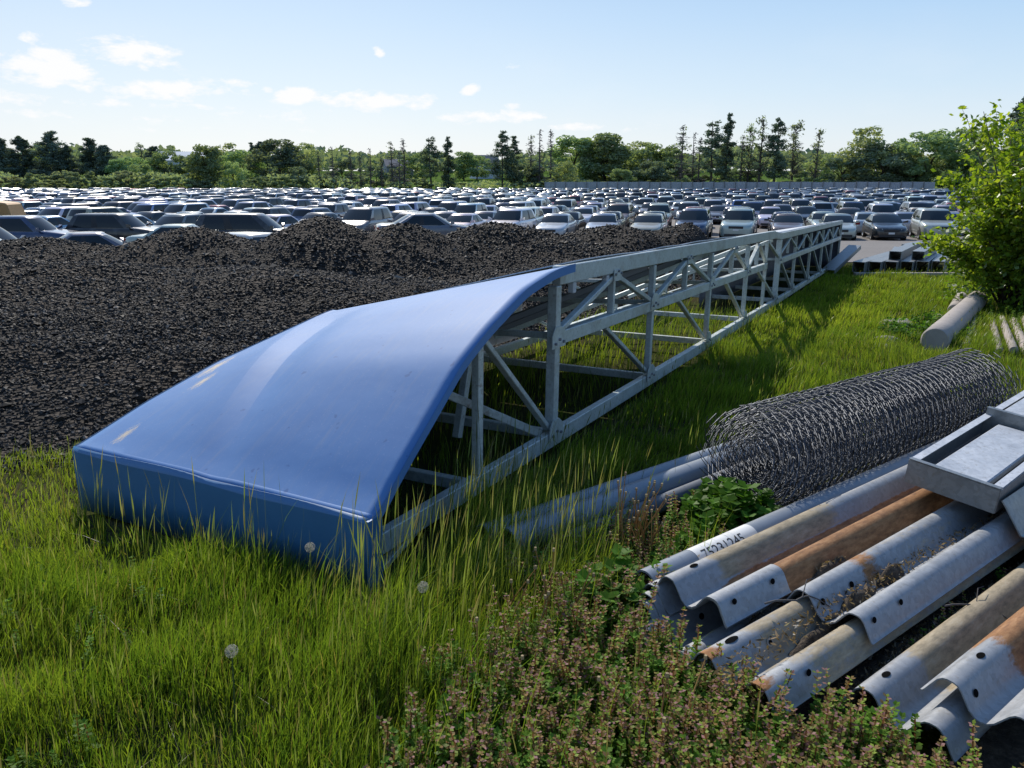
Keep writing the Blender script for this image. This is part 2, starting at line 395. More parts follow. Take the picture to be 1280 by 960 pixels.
for x, z in [(2.08, .74), (4.05, .76), (6.08, .75), (8.05, .75), (2.08, .15), (4.05, .15), (6.08, .15), (8.05, .15), (10.52, .76), (10.52, .15), (3.1, 1.09), (5.1, 1.09), (7.15, 1.09), (12.3, .15), (14.4, .15), (16.5, .15)]:
    g = MB(); g.raw([(x - .10, -.037, z - .03), (x + .10, -.037, z - .03), (x + .10, -.037, z + .055), (x + .03, -.037, z + .10), (x - .06, -.037, z + .10), (x - .10, -.037, z + .05)] if z < 1 else [(x - .08, -.037, z - .05), (x + .08, -.037, z - .05), (x + .08, -.037, z + .03), (x - .08, -.037, z + .03)], [tuple(range(6 if z < 1 else 4))])
    o = g.build('gusset', fm, root); q = o.modifiers.new('t', 'SOLIDIFY'); q.thickness = .006; q.offset = 0
    g = MB()
    for bx_, bz_ in ((-.06, 0), (.06, 0), (0, .02)): g.lathe([(.0005, -.012), (.009, -.012), (.010, 0)], 8, 'y', (x + bx_, -.040, z + bz_))
    g.build('bolts', M['brace_dark'], o)
# far side frame
YF = W - .04
bar('bottom_chord', (.14, YF, .10), (20.6, YF, .10), .055, .08); bar('top_chord', (2.16, YF, .70), (10.5, YF, .74), .055, .07); bar('top_chord', (10.51, YF, .82), (20.6, YF, .84), .055, .08)
for x in (1.1, 2.1, 4.05, 6.08, 8.05, 10.5, 12.3, 14.4, 16.5, 18.6): bar('post', (x, YF, .141), (x, YF, .50 if x < 1.5 else .66), .05, .045, up=(0, 1, 0))
for a, b in [((2.15, .72), (3.9, .16)), ((4.1, .72), (5.95, .16)), ((6.13, .72), (7.95, .16)), ((8.1, .72), (10.4, .16))]:
    bar('diagonal', (a[0], YF, a[1]), (b[0], YF, b[1]), .03, .04, up=(0, 1, 0))
for x in (1.06, 2.12, 4.09, 6.12, 8.09, 10.56, 12.34, 14.44, 16.54): bar('cross_tie', (x, .04, .13), (x, YF - .04, .12), .05, .06)
for x in (2.14, 4.11, 6.14, 8.11, 10.58): bar('cross_tie', (x, .04, .77), (x, YF - .04, .70), .035, .04)
for i, x in enumerate((2.3, 3.3, 4.4, 6.4, 8.4)): bar('roof_brace', (x, YF - .06, .28), (x + 1.75, .05, 1.08), .04, .05, M['brace_dark'] if i < 2 else fm)
for x in (2.35, 2.95): bar('bracket', (x, .0, 1.02), (x, .0, 1.09), .05, .04, M['sheet_grey'], up=(0, 1, 0))
bar('inner_post', (1.75, .5, .13), (2.02, .5, 1.05), .05, .05, up=(0, 1, 0)); bar('diagonal', (1.2, .45, .62), (2.0, .04, .16), .03, .05)
# sheet panels
def sheet(name, pts, mat, rib=0):
    b = MB(); nx, ny = 24, 6; V = []
    p = [Vector(q) for q in pts]
    for i in range(nx + 1):
        for j in range(ny + 1):
            a = p[0].lerp(p[1], i / nx); c = p[3].lerp(p[2], i / nx); q = a.lerp(c, j / ny)
            V.append(q + Vector((0, 0, rib * mnoise.noise(q * 1.3))))
    F = [(i * (ny + 1) + j, (i + 1) * (ny + 1) + j, (i + 1) * (ny + 1) + j + 1, i * (ny + 1) + j + 1) for i in range(nx) for j in range(ny)]
    b.raw(V, F); o = b.build(name, mat, root, smooth=True)
    s_ = o.modifiers.new('t', 'SOLIDIFY'); s_.thickness = .008
    return o
sheet('roof_panel', [(2.16, .0, 1.222), (4.10, .0, 1.225), (3.9, W, .80), (2.16, W, .77)], M['sheet_grey'], .012)
sheet('roof_panel', [(4.12, .0, 1.228), (7.3, .0, 1.238), (5.2, W, .82), (3.93, W, .80)], M['sheet_grey'], .012)
sheet('wall_panel', [(.3, W + .004, .02), (3.98, W + .004, .02), (3.98, W + .004, .76), (.3, W + .004, .30)], M['panel_mauve'])
sheet('wall_panel', [(4.0, W + .004, .16), (5.2, W + .004, .16), (5.2, W + .004, .77), (4.0, W + .004, .76)], M['panel_mauve'])
sheet('roof_panel', [(10.55, .0, 1.19), (20.7, .0, 1.25), (20.7, W, .90), (10.55, W, .88)], M['sheet_grey'], .012)
sheet('wall_panel', [(9.7, W - .8, .03), (15.4, W - .8, .03), (15.4, W - .8, 1.02), (9.7, W - .8, .99)], M['panel_slate'])
sheet('wall_panel', [(15.42, W - .8, .03), (20.7, W - .8, .03), (20.7, W - .8, 1.04), (15.42, W - .8, 1.02)], M['panel_slate'])
sheet('end_panel', [(20.73, -.02, -.02), (20.73, W, -.02), (20.73, W, .88), (20.73, -.02, 1.22)], M['panel_slate'])
def s2w(s, t):  # structure plan -> world xy
    return SO[0] + SU[0] * s + SV[0] * t, SO[1] + SU[1] * s + SV[1] * t
def w2s(x, y):
    dx = x - SO[0]; dy = y - SO[1]; return dx * SU[0] + dy * SU[1], dx * SV[0] + dy * SV[1]

# ------------------------------------------------------------------ milled asphalt heaps
def heap_h(x, y):
    """height above ground"""
    s, t = w2s(x, y)
    bumps = [(-6.2, 8.6, 4.5, 3.0, .86), (-2.9, 9.0, 3.0, 2.7, .74), (-.6, 9.6, 2.2, 2.6, .42), (1.2, 12, 2.4, 2.4, .62), (-12, 9, 5, 4, 1.0),
             (-8.6, 14.4, 2.6, 2.0, .98), (-5.7, 13.9, 1.9, 1.6, 1.10), (-3.3, 13.6, 1.5, 1.4, 1.22), (-1.9, 14.0, 1.5, 1.5, 1.10), (-13, 15, 4, 2.6, .98), (-.2, 15.3, 2.4, 1.8, 1.13),
             (2.2, 17.0, 2.4, 2.0, 1.06), (4.4, 19.4, 1.9, 1.9, 1.14), (5.7, 21.2, 1.3, 1.4, .85)]
    h = np.zeros_like(x)
    for bx, by, rx, ry, hh in bumps:
        d = np.sqrt(((x - bx) / rx) ** 2 + ((y - by) / ry) ** 2 + .02)
        v = hh * np.clip(1.12 - .62 * d, 0, None) * (1 - sstep(1.2, 2.2, d) * .7)
        h = np.maximum(h, v) + .12 * np.minimum(h, v)
    edge = sstep(1.75, 3.2, t) * sstep(3.75, 6.2, y - .10 * np.clip(x + 3, -4, 4)) * (1 - sstep(21.5, 23.5, y)) * (1 - sstep(13.5, 16.5, s + np.clip(3 - t, 0, 3) * .5 - 3.5))
    return (h + .06) * edge - .02
def fbm(x, y, sc, oc=4, seed=0):
    r = np.random.default_rng(seed); out = 0; a = 1
    for o in range(oc):
        for _ in range(4):
            th = r.uniform(0, 2 * pi); ph = r.uniform(0, 6.28); k = sc * 2 ** o * r.uniform(.7, 1.4)
            out = out + a * np.sin((x * cos(th) + y * sin(th)) * k + ph + 1.7 * np.sin(y * k * .6 + ph)) / 4
        a *= .55
    return out
def heap_full(x, y):
    return gz(x, y) + heap_h(x, y) + (fbm(x, y, 1.2, 3, 3) * .075 + fbm(x, y, 7, 3, 5) * .012) * np.clip(heap_h(x, y) * 4, 0, 1)
def heap_mat():
    m, nt, b = newmat('milled_asphalt'); p = posc(nt)
    v = N(nt, 'ShaderNodeTexVoronoi', {'Vector': p, 'Scale': 26.0, 'Randomness': 1.0})
    n = noise_(nt, p, 1.1, 4)
    sp = N(nt, 'ShaderNodeSeparateColor', {'Color': v.outputs['Color']}).outputs[0]
    c = mixc(nt, sp, (.011, .010, .009), (.05, .042, .036)); c = mixc(nt, mapr(nt, n, .42, .68, 0, .6), c, (.065, .048, .035))
    setin(nt, b, Base_Color=c, Roughness=.85, Specular_IOR_Level=.15, Normal=bump(nt, v.outputs['Distance'], 1.0, .06)); M['milled_asphalt'] = m
    m, nt, b = newmat('asphalt_chip'); c = attr(nt)
    setin(nt, b, Base_Color=c, Roughness=.7, Specular_IOR_Level=.22); M['asphalt_chip'] = m
heap_mat()
def make_heap():
    xs = axis([(-30, -10, .25), (-10, 9, .07)]); ys = axis([(3.6, 10, .06), (10, 24, .11)])
    X, Y = np.meshgrid(xs, ys); Z = heap_full(X, Y); i = np.arange(X.size).reshape(X.shape)
    keep = heap_h(X, Y) > -.015
    F = np.stack([i[:-1, :-1], i[:-1, 1:], i[1:, 1:], i[1:, :-1]], -1).reshape(-1, 4)
    k = keep.ravel()[F].any(1); F = F[k]
    used = np.unique(F); remap = np.zeros(X.size, int); remap[used] = np.arange(len(used))
    V = np.stack([X, Y, Z], -1).reshape(-1, 3)[used]
    add('rubble_heap', mesh_np('rubble_heap', V, [remap[F]], [M['milled_asphalt']], smooth=True), kind='stuff', label='dark heaps of milled asphalt piled left of the blue hood', category='rubble')
    # loose chips
    def sample(n, y0, y1):
        y = rng.uniform(y0, y1, n); x = rng.uniform(-1, 1, n) * (y * .75 + 1)
        s, t = w2s(x, y); h = heap_h(x, y); ok = (h > .004) & (t > 1.9); return x[ok], y[ok]
    P = []
    for n, y0, y1, s0, s1 in [(2600, 3.6, 9, .016, .042), (1800, 9, 19, .03, .075), (75000, 3.6, 7, .005, .021), (70000, 6, 10, .008, .026), (55000, 9.5, 15, .012, .036), (45000, 14, 23, .02, .05)]:
        x, y = sample(n, y0, y1); P.append((x, y, rng.uniform(0, 1, len(x)) ** 2.2 * (s1 - s0) + s0))
    # a few strays at the foot of the heaps
    x = np.concatenate([p[0] for p in P]); y = np.concatenate([p[1] for p in P]); sz = np.concatenate([p[2] for p in P]); n = len(x)
    z = heap_full(x, y) + sz * .25
    base = np.array([(1, 0, 0), (-1, 0, 0), (0, 1, 0), (0, -1, 0), (0, 0, .62), (0, 0, -.62)], float)
    f = np.array([(0, 2, 4), (2, 1, 4), (1, 3, 4), (3, 0, 4), (2, 0, 5), (1, 2, 5), (3, 1, 5), (0, 3, 5)])
    a = rng.uniform(0, 2 * pi, n); ti = rng.normal(0, .5, n); 
    ca, sa = np.cos(a), np.sin(a); ct, st = np.cos(ti), np.sin(ti)
    V = base[None] * rng.uniform(.55, 1.3, (n, 6, 1)) * sz[:, None, None]
    vx = V[..., 0] * ct[:, None] - V[..., 2] * st[:, None]; vz = V[..., 0] * st[:, None] + V[..., 2] * ct[:, None]
    X = vx * ca[:, None] - V[..., 1] * sa[:, None] + x[:, None]; Y = vx * sa[:, None] + V[..., 1] * ca[:, None] + y[:, None]; Z = vz + z[:, None]
    VV = np.stack([X, Y, Z], -1).reshape(-1, 3); F = (f[None] + (np.arange(n) * 6)[:, None, None]).reshape(-1, 3)
    tone = rng.uniform(0, 1, n); pt = np.clip(.5 + .6 * fbm(x, y, .8, 3, 77), 0, 1); c = np.outer(.013 + .055 * tone ** 2.5, [1, .92, .85]) * (.55 + .9 * pt[:, None]); br = rng.uniform(0, 1, n) < .05 + .07 * pt; c[br] = np.outer(rng.uniform(.08, .27, br.sum()), [1, .82, .66])
    add('rubble_chips', mesh_np('rubble_chips', VV, [F], [M['asphalt_chip']], np.repeat(c, 6, 0)), kind='stuff', label='loose broken asphalt chips covering the dark heaps', category='rubble')
make_heap()

# ------------------------------------------------------------------ grass
def blades(x, y, z, h, w, lean, bend, col, tip=None, heads=None):
    n = len(x); a = rng.uniform(0, 2 * pi, n)
    rx, ry = np.cos(a), np.sin(a)
    lx_, ly_ = np.cos(lean), np.sin(lean)
    if heads is None: ts = [0, .35, .72]; ws = [1, .85, .55]
    else: ts = [0, .45, .74, .80, .88]; ws = [.35, .3, .25, .85, .7]
    V = np.zeros((n, 2 * len(ts) + 1, 3)); C = np.zeros((n, 2 * len(ts) + 1, 3))
    tip = col if tip is None else tip
    for i, (t, wf) in enumerate(zip(ts, ws)):
        cx = x + lx_ * bend * t * t; cy = y + ly_ * bend * t * t; cz = z + h * t * (1 - .18 * (bend / h) ** 2 * t)
        for k, sg in enumerate((-1, 1)):
            V[:, 2 * i + k] = np.stack([cx + sg * rx * w * wf / 2, cy + sg * ry * w * wf / 2, cz], -1)
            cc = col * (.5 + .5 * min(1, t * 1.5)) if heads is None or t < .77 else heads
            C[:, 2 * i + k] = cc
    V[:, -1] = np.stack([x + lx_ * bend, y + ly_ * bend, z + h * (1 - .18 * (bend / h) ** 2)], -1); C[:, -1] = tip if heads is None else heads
    k = 2 * len(ts) + 1; b = (np.arange(n) * k)[:, None]
    Q = np.concatenate([b + np.array([2 * i, 2 * i + 1, 2 * i + 3, 2 * i + 2]) for i in range(len(ts) - 1)])
    T = b + np.array([2 * len(ts) - 2, 2 * len(ts) - 1, 2 * len(ts)])
    return V.reshape(-1, 3), Q, T, C.reshape(-1, 3)
class Acc:
    def __init__(s): s.V = []; s.Q = []; s.T = []; s.C = []; s.n = 0
    def add(s, V, Q, T, C):
        s.V.append(V); s.C.append(C)
        if len(Q): s.Q.append(Q + s.n)
        if len(T): s.T.append(T + s.n)
        s.n += len(V)
    def mesh(s, name, mat, smooth=False):
        F = []
        if s.Q: F.append(np.concatenate(s.Q))
        if s.T: F.append(np.concatenate(s.T))
        return mesh_np(name, np.concatenate(s.V), F, [mat], np.concatenate(s.C), smooth)
RD = np.array([sin(R(52)), cos(R(52))]); RN = np.array([RD[1], -RD[0]])
def w2r(x, y): return x * RD[0] + y * RD[1], x * RN[0] + y * RN[1]
def r2w(a, p): return a * RD[0] + p * RN[0], a * RD[1] + p * RN[1]
def weed_zone(x, y):
    """1 where the purple weeds / scrap yard floor take over from grass"""
    al, pe = w2r(x, y)
    e = fbm(x, y, 2.5, 3, 11) * .12
    a = sstep(-.42, .0, x - (y - 1.9) * .55 + e)             # foreground right
    b = sstep(-2.45, -2.15, pe + e) * sstep(1.0, 1.5, al)
    return np.where(y < 2.9, np.maximum(a, 0), b)
def grass_ok(x, y):
    s, t = w2s(x, y)
    ok = ~((heap_h(x, y) > .03) & (t > 1.7))
    hood = (s > .02) & (s < 2.0) & (t > -.02) & (t < W + .02)
    under = hood & (s < .25)
    ok &= ~under
    ok &= ~((s < 20.8) & (s > 9.6) & (t > .6) & (t < W - .5))
    ok &= y < 22 - .2 * x
    al_, pe_ = w2r(x, y); ok &= ~((al_ > 1.78) & (pe_ > -1.78) & (al_ < 6)); ok &= ~((al_ > 2.6) & (pe_ > -2.5) & (al_ < 5.6) & (pe_ < -1.7))
    ok &= ~((x > 5.9) & (y < 16) & (t < -5.2) & False)
    return ok
def gcol(n, x, y, lush):
    a = np.array([.105, .195, .024]); b = np.array([.275, .35, .05]); d = np.array([.24, .22, .08])
    k = np.clip(rng.uniform(0, 1, n) * .75 + fbm(x, y, 1.3, 3, 21) * .35 + fbm(x, y, 6, 2, 23) * .2 + .08, 0, 1)[:, None]
    c = a * (1 - k) + b * k
    dry = (rng.uniform(0, 1, n) < .05 + .10 * (1 - lush))[:, None]
    return np.where(dry, d * rng.uniform(.6, 1.2, (n, 1)), c)
def make_grass():
    A = Acc()
    def field(n, x0, x1, y0, y1, hfun, w, test, lush=1.0, hd=0.0):
        x = rng.uniform(x0, x1, n); y = rng.uniform(y0, y1, n)
        if isinstance(test, str): pass
        ok = test(x, y) & grass_ok(x, y); x, y = x[ok], y[ok]
        wz = weed_zone(x, y); ok = rng.uniform(0, 1, len(x)) > wz * .97; x, y = x[ok], y[ok]; n = len(x)
        clump = .70 + .50 * fbm(x, y, 5, 3, 31) + .18 * fbm(x, y, 1.6, 2, 33)
        h = hfun(x, y) * np.clip(clump, .35, 1.3) * rng.uniform(.55, 1.1, n)
        lean = rng.normal(fbm(x, y, .9, 2, 41) * 2, .9, n); bend = h * np.abs(rng.normal(.28, .22, n))
        c = gcol(n, x, y, lush)
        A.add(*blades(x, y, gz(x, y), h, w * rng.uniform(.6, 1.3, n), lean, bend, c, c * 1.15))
        if hd:
            i = rng.uniform(0, 1, n) < hd; m = i.sum()
            hh = np.clip(h[i] * 1.0, .12, 1) * .55 + hfun(x[i], y[i]) * rng.uniform(.65, 1.08, m)
            hc = np.array([.14, .20, .06]) * rng.uniform(.6, 1.2, (m, 1)) + np.array([.06, .0, .04]) * rng.uniform(0, 1, (m, 1))
            sc = np.tile([.11, .15, .035], (m, 1)) * rng.uniform(.8, 1.2, (m, 1))
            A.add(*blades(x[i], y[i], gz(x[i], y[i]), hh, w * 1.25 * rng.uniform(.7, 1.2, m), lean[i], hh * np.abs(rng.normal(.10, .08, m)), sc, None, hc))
    near = lambda x, y: (w2s(x, y)[0] < .12) | (w2s(x, y)[1] < -.12) | (w2s(x, y)[1] > W + .1)
    def hn(x, y):
        s, t = w2s(x, y)
        return .25 - .06 * sstep(-.5, -.1, s) * (s < .3) * (x < -.5) + .13 * sstep(-.6, .6, x) * sstep(4.5, 3, y) - .13 * sstep(-1.9, -2.8, x) * (y > 3)
    field(66000, -2.9, 1.6, 1.15, 3.1, hn, .0037, near, 1, .028)
    field(30000, -4.2, 1.9, 2.9, 4.9, hn, .0055, near, .9, .03)
    def straw(n, x0, x1, y0, y1):
        x = rng.uniform(x0, x1, n); y = rng.uniform(y0, y1, n); ok = grass_ok(x, y) & near(x, y); x, y = x[ok], y[ok]; n = len(x); h = rng.uniform(.06, .16, n)
        c = np.array([.20, .17, .08]) * rng.uniform(.3, 1.0, (n, 1)); A.add(*blades(x, y, gz(x, y), h, .003 * rng.uniform(.7, 1.5, n), rng.uniform(0, 6.28, n), h * rng.uniform(.8, 1.9, n), c))
    straw(1800, -3, 1, 1.1, 4.6)
    apron = lambda x, y: (w2s(x, y)[0] < -.02) & (w2s(x, y)[0] > -.45) & (w2s(x, y)[1] < W) & (w2s(x, y)[1] > -.5)
    field(1600, -2.8, .3, 2.0, 4.2, lambda x, y: .40 + 0 * x, .0042, apron, .8, .45)
    tall = lambda x, y: (x > -.55 + .1 * (y - 2)) & near(x, y) & (w2s(x, y)[1] < -.15)
    field(2900, -.6, .9, 1.9, 3.6, lambda x, y: .44 + 0 * x, .0045, tall, .9, .30)
    inside = lambda x, y: ~near(x, y) & (w2s(x, y)[0] < 10.5)
    field(24000, -2.5, 6, 2.8, 13, lambda x, y: .26 + 0 * x, .007, inside, 1, .04)
    right = lambda x, y: (w2s(x, y)[1] < -.05) & (y > 4.3)
    field(60000, .3, 7, 4.3, 9.5, lambda x, y: .20 - .07 * sstep(-2.0, -3.5, w2s(x, y)[1]) , .007, right, .8, .02)
    field(60000, 2, 12, 8.5, 14.5, lambda x, y: .19 - .05 * sstep(-2.0, -4, w2s(x, y)[1]), .010, right, .9, .01)
    field(40000, 4, 15, 14, 20.5, lambda x, y: .19 + 0 * x, .015, right, .9, .01)
    field(9000, 3, 16, 17.2, 24, lambda x, y: .14 + 0 * x, .02, lambda x, y: (w2s(x, y)[1] < -.3) & (rng.uniform(0, 1, len(x)) < .55), .4)
    field(5000, -4, 8, 3.6, 16, lambda x, y: .12 + 0 * x, .009, lambda x, y: (w2s(x, y)[1] > W) & (w2s(x, y)[1] < 2.5), .7, .1)
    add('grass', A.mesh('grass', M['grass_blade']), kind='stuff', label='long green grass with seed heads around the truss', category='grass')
make_grass()

# ------------------------------------------------------------------ weeds
def plant_proto(nw, h, lw, ll, purple=True, seed=0):
    r = np.random.default_rng(seed); V = []; C = []; Q = []
    def quad(c, d, up, l, w, col):
        s_ = np.cross(d, up); s_ /= np.linalg.norm(s_) + 1e-6; b = len(V)
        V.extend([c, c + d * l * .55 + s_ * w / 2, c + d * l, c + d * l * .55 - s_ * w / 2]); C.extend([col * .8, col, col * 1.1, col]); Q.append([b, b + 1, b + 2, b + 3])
    up = np.array([0, 0, 1.])
    b = len(V); V.extend([np.array([-.003, 0, 0]), np.array([.003, 0, 0]), np.array([.002, 0, h]), np.array([-.002, 0, h])]); C.extend([np.array([.10, .05, .04])] * 4); Q.append([b, b + 1, b + 2, b + 3])
    for i in range(nw):
        t = (i + 1) / nw; z = h * (.25 + .75 * t); k = 4 if i < nw - 1 else 5
        for j in range(k):
            a = j * 2 * pi / k + i * .8 + r.uniform(-.3, .3); tl = r.uniform(-.35, .5) + .3 * t
            d = np.array([cos(a) * cos(tl), sin(a) * cos(tl), sin(tl)])
            g = np.array([.13, .25, .035]) * r.uniform(.7, 1.4)
            if purple and t > .55: g = (np.array([.30, .20, .09]) if r.uniform() < .33 else np.array([.23, .31, .055]) if r.uniform() < .68 else np.array([.37, .20, .20])) * r.uniform(.7, 1.35)
            sc = (1.15 - .55 * t) if purple else (1.1 - .4 * t)
            quad(np.array([0, 0, z]), d, up, ll * sc * r.uniform(.7, 1.2), lw * sc, g)
    return np.array(V), np.array(Q), np.array(C)
def tile(A, protos, x, y, z, sc):
    n = len(x); which = rng.integers(0, len(protos), n)
    for p, (V, Q, C) in enumerate(protos):
        i = which == p; m = i.sum()
        if not m: continue
        a = rng.uniform(0, 2 * pi, m); ca, sa = np.cos(a)[:, None], np.sin(a)[:, None]; tx = rng.normal(0, .18, (m, 1)); ty = rng.normal(0, .18, (m, 1))
        s_ = sc[i][:, None]
        X = (V[:, 0] * ca - V[:, 1] * sa) * s_ + V[:, 2] * tx * s_ + x[i][:, None]; Y = (V[:, 0] * sa + V[:, 1] * ca) * s_ + V[:, 2] * ty * s_ + y[i][:, None]; Z = V[:, 2] * s_ + z[i][:, None]
        CC = np.tile(C, (m, 1)) * np.repeat(rng.uniform(.7, 1.25, (m, 1)), len(V), 0)
        A.add(np.stack([X, Y, Z], -1).reshape(-1, 3), (Q[None] + (np.arange(m) * len(V))[:, None, None]).reshape(-1, Q.shape[1]), np.zeros((0, 3), int), CC)
def make_weeds():
    A = Acc(); pr = [plant_proto(8, .20, .0155, .0215, True, k) for k in range(4)] + [plant_proto(6, .15, .022, .030, False, 9), plant_proto(7, .17, .018, .025, False, 10)]
    n = 12000; x = rng.uniform(-.75, 2.4, n); y = rng.uniform(1.05, 2.7, n)
    al, pe = w2r(x, y)
    dens = weed_zone(x, y) * (1 - sstep(1.74 + .16 * (pe > -1.02), 1.95 + .14 * (pe > -1.02), al) * sstep(-1.78, -1.62, pe + .05 * fbm(x, y, 6, 2, 3))) 
    dens = np.where((al < 1.90 + .18 * (pe > -1.02)) | (pe < -1.7), dens, 0)
    ok = rng.uniform(0, 1, n) < dens; x, y = x[ok], y[ok]
    tile(A, pr, x, y, gz(x, y), rng.uniform(.55, 1.15, len(x)))
    # sparse ones between the rails and along the pipes
    n = 260; al = rng.uniform(1.7, 3.4, n); pe = rng.uniform(-1.02, -.92, n); x, y = r2w(al, pe); tile(A, pr, x[:40], y[:40], gz(x[:40], y[:40]), rng.uniform(.4, .8, 40))
    n = 700; al = rng.uniform(1.75, 3.0, n); pe = rng.uniform(-2.35, -1.80, n); x, y = r2w(al, pe)
    ok = rng.uniform(0, 1, n) < (1 - sstep(2.3, 3.0, al)) * .8 + .12; x, y = x[ok], y[ok]; tile(A, pr, x, y, gz(x, y), rng.uniform(.5, 1.0, len(x)))
    n = 900; x = rng.uniform(3.2, 7.2, n); y = rng.uniform(5.8, 11, n); s, t = w2s(x, y); ok = (t < -3.0 - .3 * fbm(x, y, 2, 2, 5)) & (t > -6.5); x, y = x[ok], y[ok]
    tile(A, pr[4:], x, y, gz(x, y), rng.uniform(.7, 1.4, len(x)))
    n = 420; x = rng.uniform(-2.7, .2, n); y = rng.uniform(1.15, 3.0, n); ok = grass_ok(x, y) & (fbm(x, y, 2.2, 3, 91) > .05) & ((w2s(x, y)[0] < 0) | (w2s(x, y)[1] < -.2)); x, y = x[ok], y[ok]
    tile(A, pr[4:], x, y, gz(x, y), rng.uniform(.4, .9, len(x)))
    add('weed_cover', A.mesh('weed_cover', M['weed_leaf']), kind='stuff', label='low weeds with purple-brown flowering tops in the foreground and between the rails', category='weeds')
make_weeds()
def leafy_weed(x, y, n, rad, h, label, col=(.085, .19, .022)):
    A = Acc(); pr = plant_proto(4, .16, .05, .062, False, int(x * 100) % 97); V, Q, C = pr; C = C * 0 + np.array(col) * rng.uniform(.75, 1.25, (len(C), 1))
    a = rng.uniform(0, 2 * pi, n); r = rad * np.sqrt(rng.uniform(0, 1, n)); px, py = r * np.cos(a), r * np.sin(a)
    tile(A, [(V, Q, C)], px, py, 0 * px, rng.uniform(.6, 1.2, n) * h / .16 * (1 - .4 * r / rad))
    add('leafy_weed', A.mesh('leafy_weed', M['weed_leaf']), None, (x, y, g1(x, y)), label=label, category='weed')
leafy_weed(1.06, 3.48, 60, .20, .26, 'bright green leafy weed at the left end of the wire mesh roll')
leafy_weed(.86, 3.22, 40, .15, .18, 'pale green weed between the grey pipes and the marked pipe')
leafy_weed(.42, 2.68, 46, .14, .22, 'light green broad-leaved weed left of the splice plate on the rails')
leafy_weed(.62, 2.86, 30, .10, .16, 'small green weed against the near end of the marked pipe')
leafy_weed(5.0, 9.3, 70, .5, .22, 'leafy weed growing beside the thick log in the lit grass')
leafy_weed(5.6, 10.2, 50, .26, .2, 'low weed patch behind the thick log by the short logs')
leafy_weed(1.24, 1.93, 14, .05, .10, 'small bronze weed growing over the end of the nearest rail', (.11, .115, .03))
def stalks(x, y, n, rad, h0, h1, label):
    A = MB()
    for _ in range(n):
        a = random.uniform(0, 6.28); r = rad * random.random() ** .5; px, py = r * cos(a), r * sin(a); h = random.uniform(h0, h1); lx_, ly_ = random.gauss(0, .07), random.gauss(0, .05)
        c = random.uniform(.7, 1.2)
        pts = [(px, py, 0), (px + lx_ * .3, py + ly_ * .3, h * .5), (px + lx_, py + ly_, h)]
        A.tube(pts, [.0032, .0028, .002], 4, c=(.36 * c, .22 * c, .09 * c))
        A.tube([(px + lx_, py + ly_, h), (px + lx_, py + ly_, h + .012)], [.006, .005], 5, c=(.40 * c, .32 * c, .2 * c))
    A.build('dry_stalk_clump', M['dry_stalk'], None, (x, y, g1(x, y)), colors=True, label=label, category='dried plant')
stalks(.55, 3.15, 34, .11, .22, .40, 'clump of straw-coloured dry stalks in front of the grey pipes')
stalks(.10, 2.55, 14, .14, .22, .36, 'thin scatter of dry stalks left of the light green weed')
stalks(.45, 1.86, 5, .05, .22, .34, 'few tan dry stalks standing before the rail ends')
stalks(-.06, 2.15, 4, .06, .2, .3, 'few dry stems among the purple weeds at lower centre')
def dandelion(x, y, h, label):
    e = empty('dandelion', (x, y, g1(x, y)), 0, label, 'dandelion', 'dandelion clocks in the grass')
    st = MB(); st.tube([(0, 0, 0), (.01, 0, h * .6), (.012, .005, h)], [.0028, .0025, .002], 6); st.build('stem', M['dandelion_stem'], e)
    b = MB(); r = random.Random(int(h * 999))
    for k in range(95):
        z = r.uniform(-1, 1); a = r.uniform(0, 6.28); q = math.sqrt(1 - z * z); d = Vector((q * cos(a), q * sin(a), z)); c = Vector((.012, .005, h + .012))
        p = c + d * .0165; s_ = d.orthogonal().normalized(); u = d.cross(s_)
        b.raw([c + d * .004, p + s_ * .0007, p - s_ * .0007], [(0, 1, 2)])
        for j in range(4):
            an = j * 1.571; v = (s_ * cos(an) + u * sin(an)) * .005 + d * .003
            b.raw([p, p + v + u * .0012, p + v - u * .0012], [(0, 1, 2)])
    b.build('seed_head', M['fluff'], e)
leafmat('fluff', .5, 0, 0); leafmat('dandelion_stem', .3, .2, 0)
for k, cc in (('fluff', (.46, .45, .38)), ('dandelion_stem', (.13, .17, .06))):
    nt = M[k].node_tree
    for n in nt.nodes:
        if n.type in ('BSDF_DIFFUSE', 'BSDF_TRANSLUCENT'):
            for l in list(n.inputs['Color'].links): nt.links.remove(l)
            n.inputs['Color'].default_value = rgb(cc)
dandelion(-.315, 2.36, .30, 'dandelion clock at the boundary of tall grass and purple weeds')
dandelion(-.86, 2.05, .26, 'dandelion clock low in the left foreground grass')
dandelion(-.80, 2.75, .26, 'dandelion clock in front of the blue hood apron')

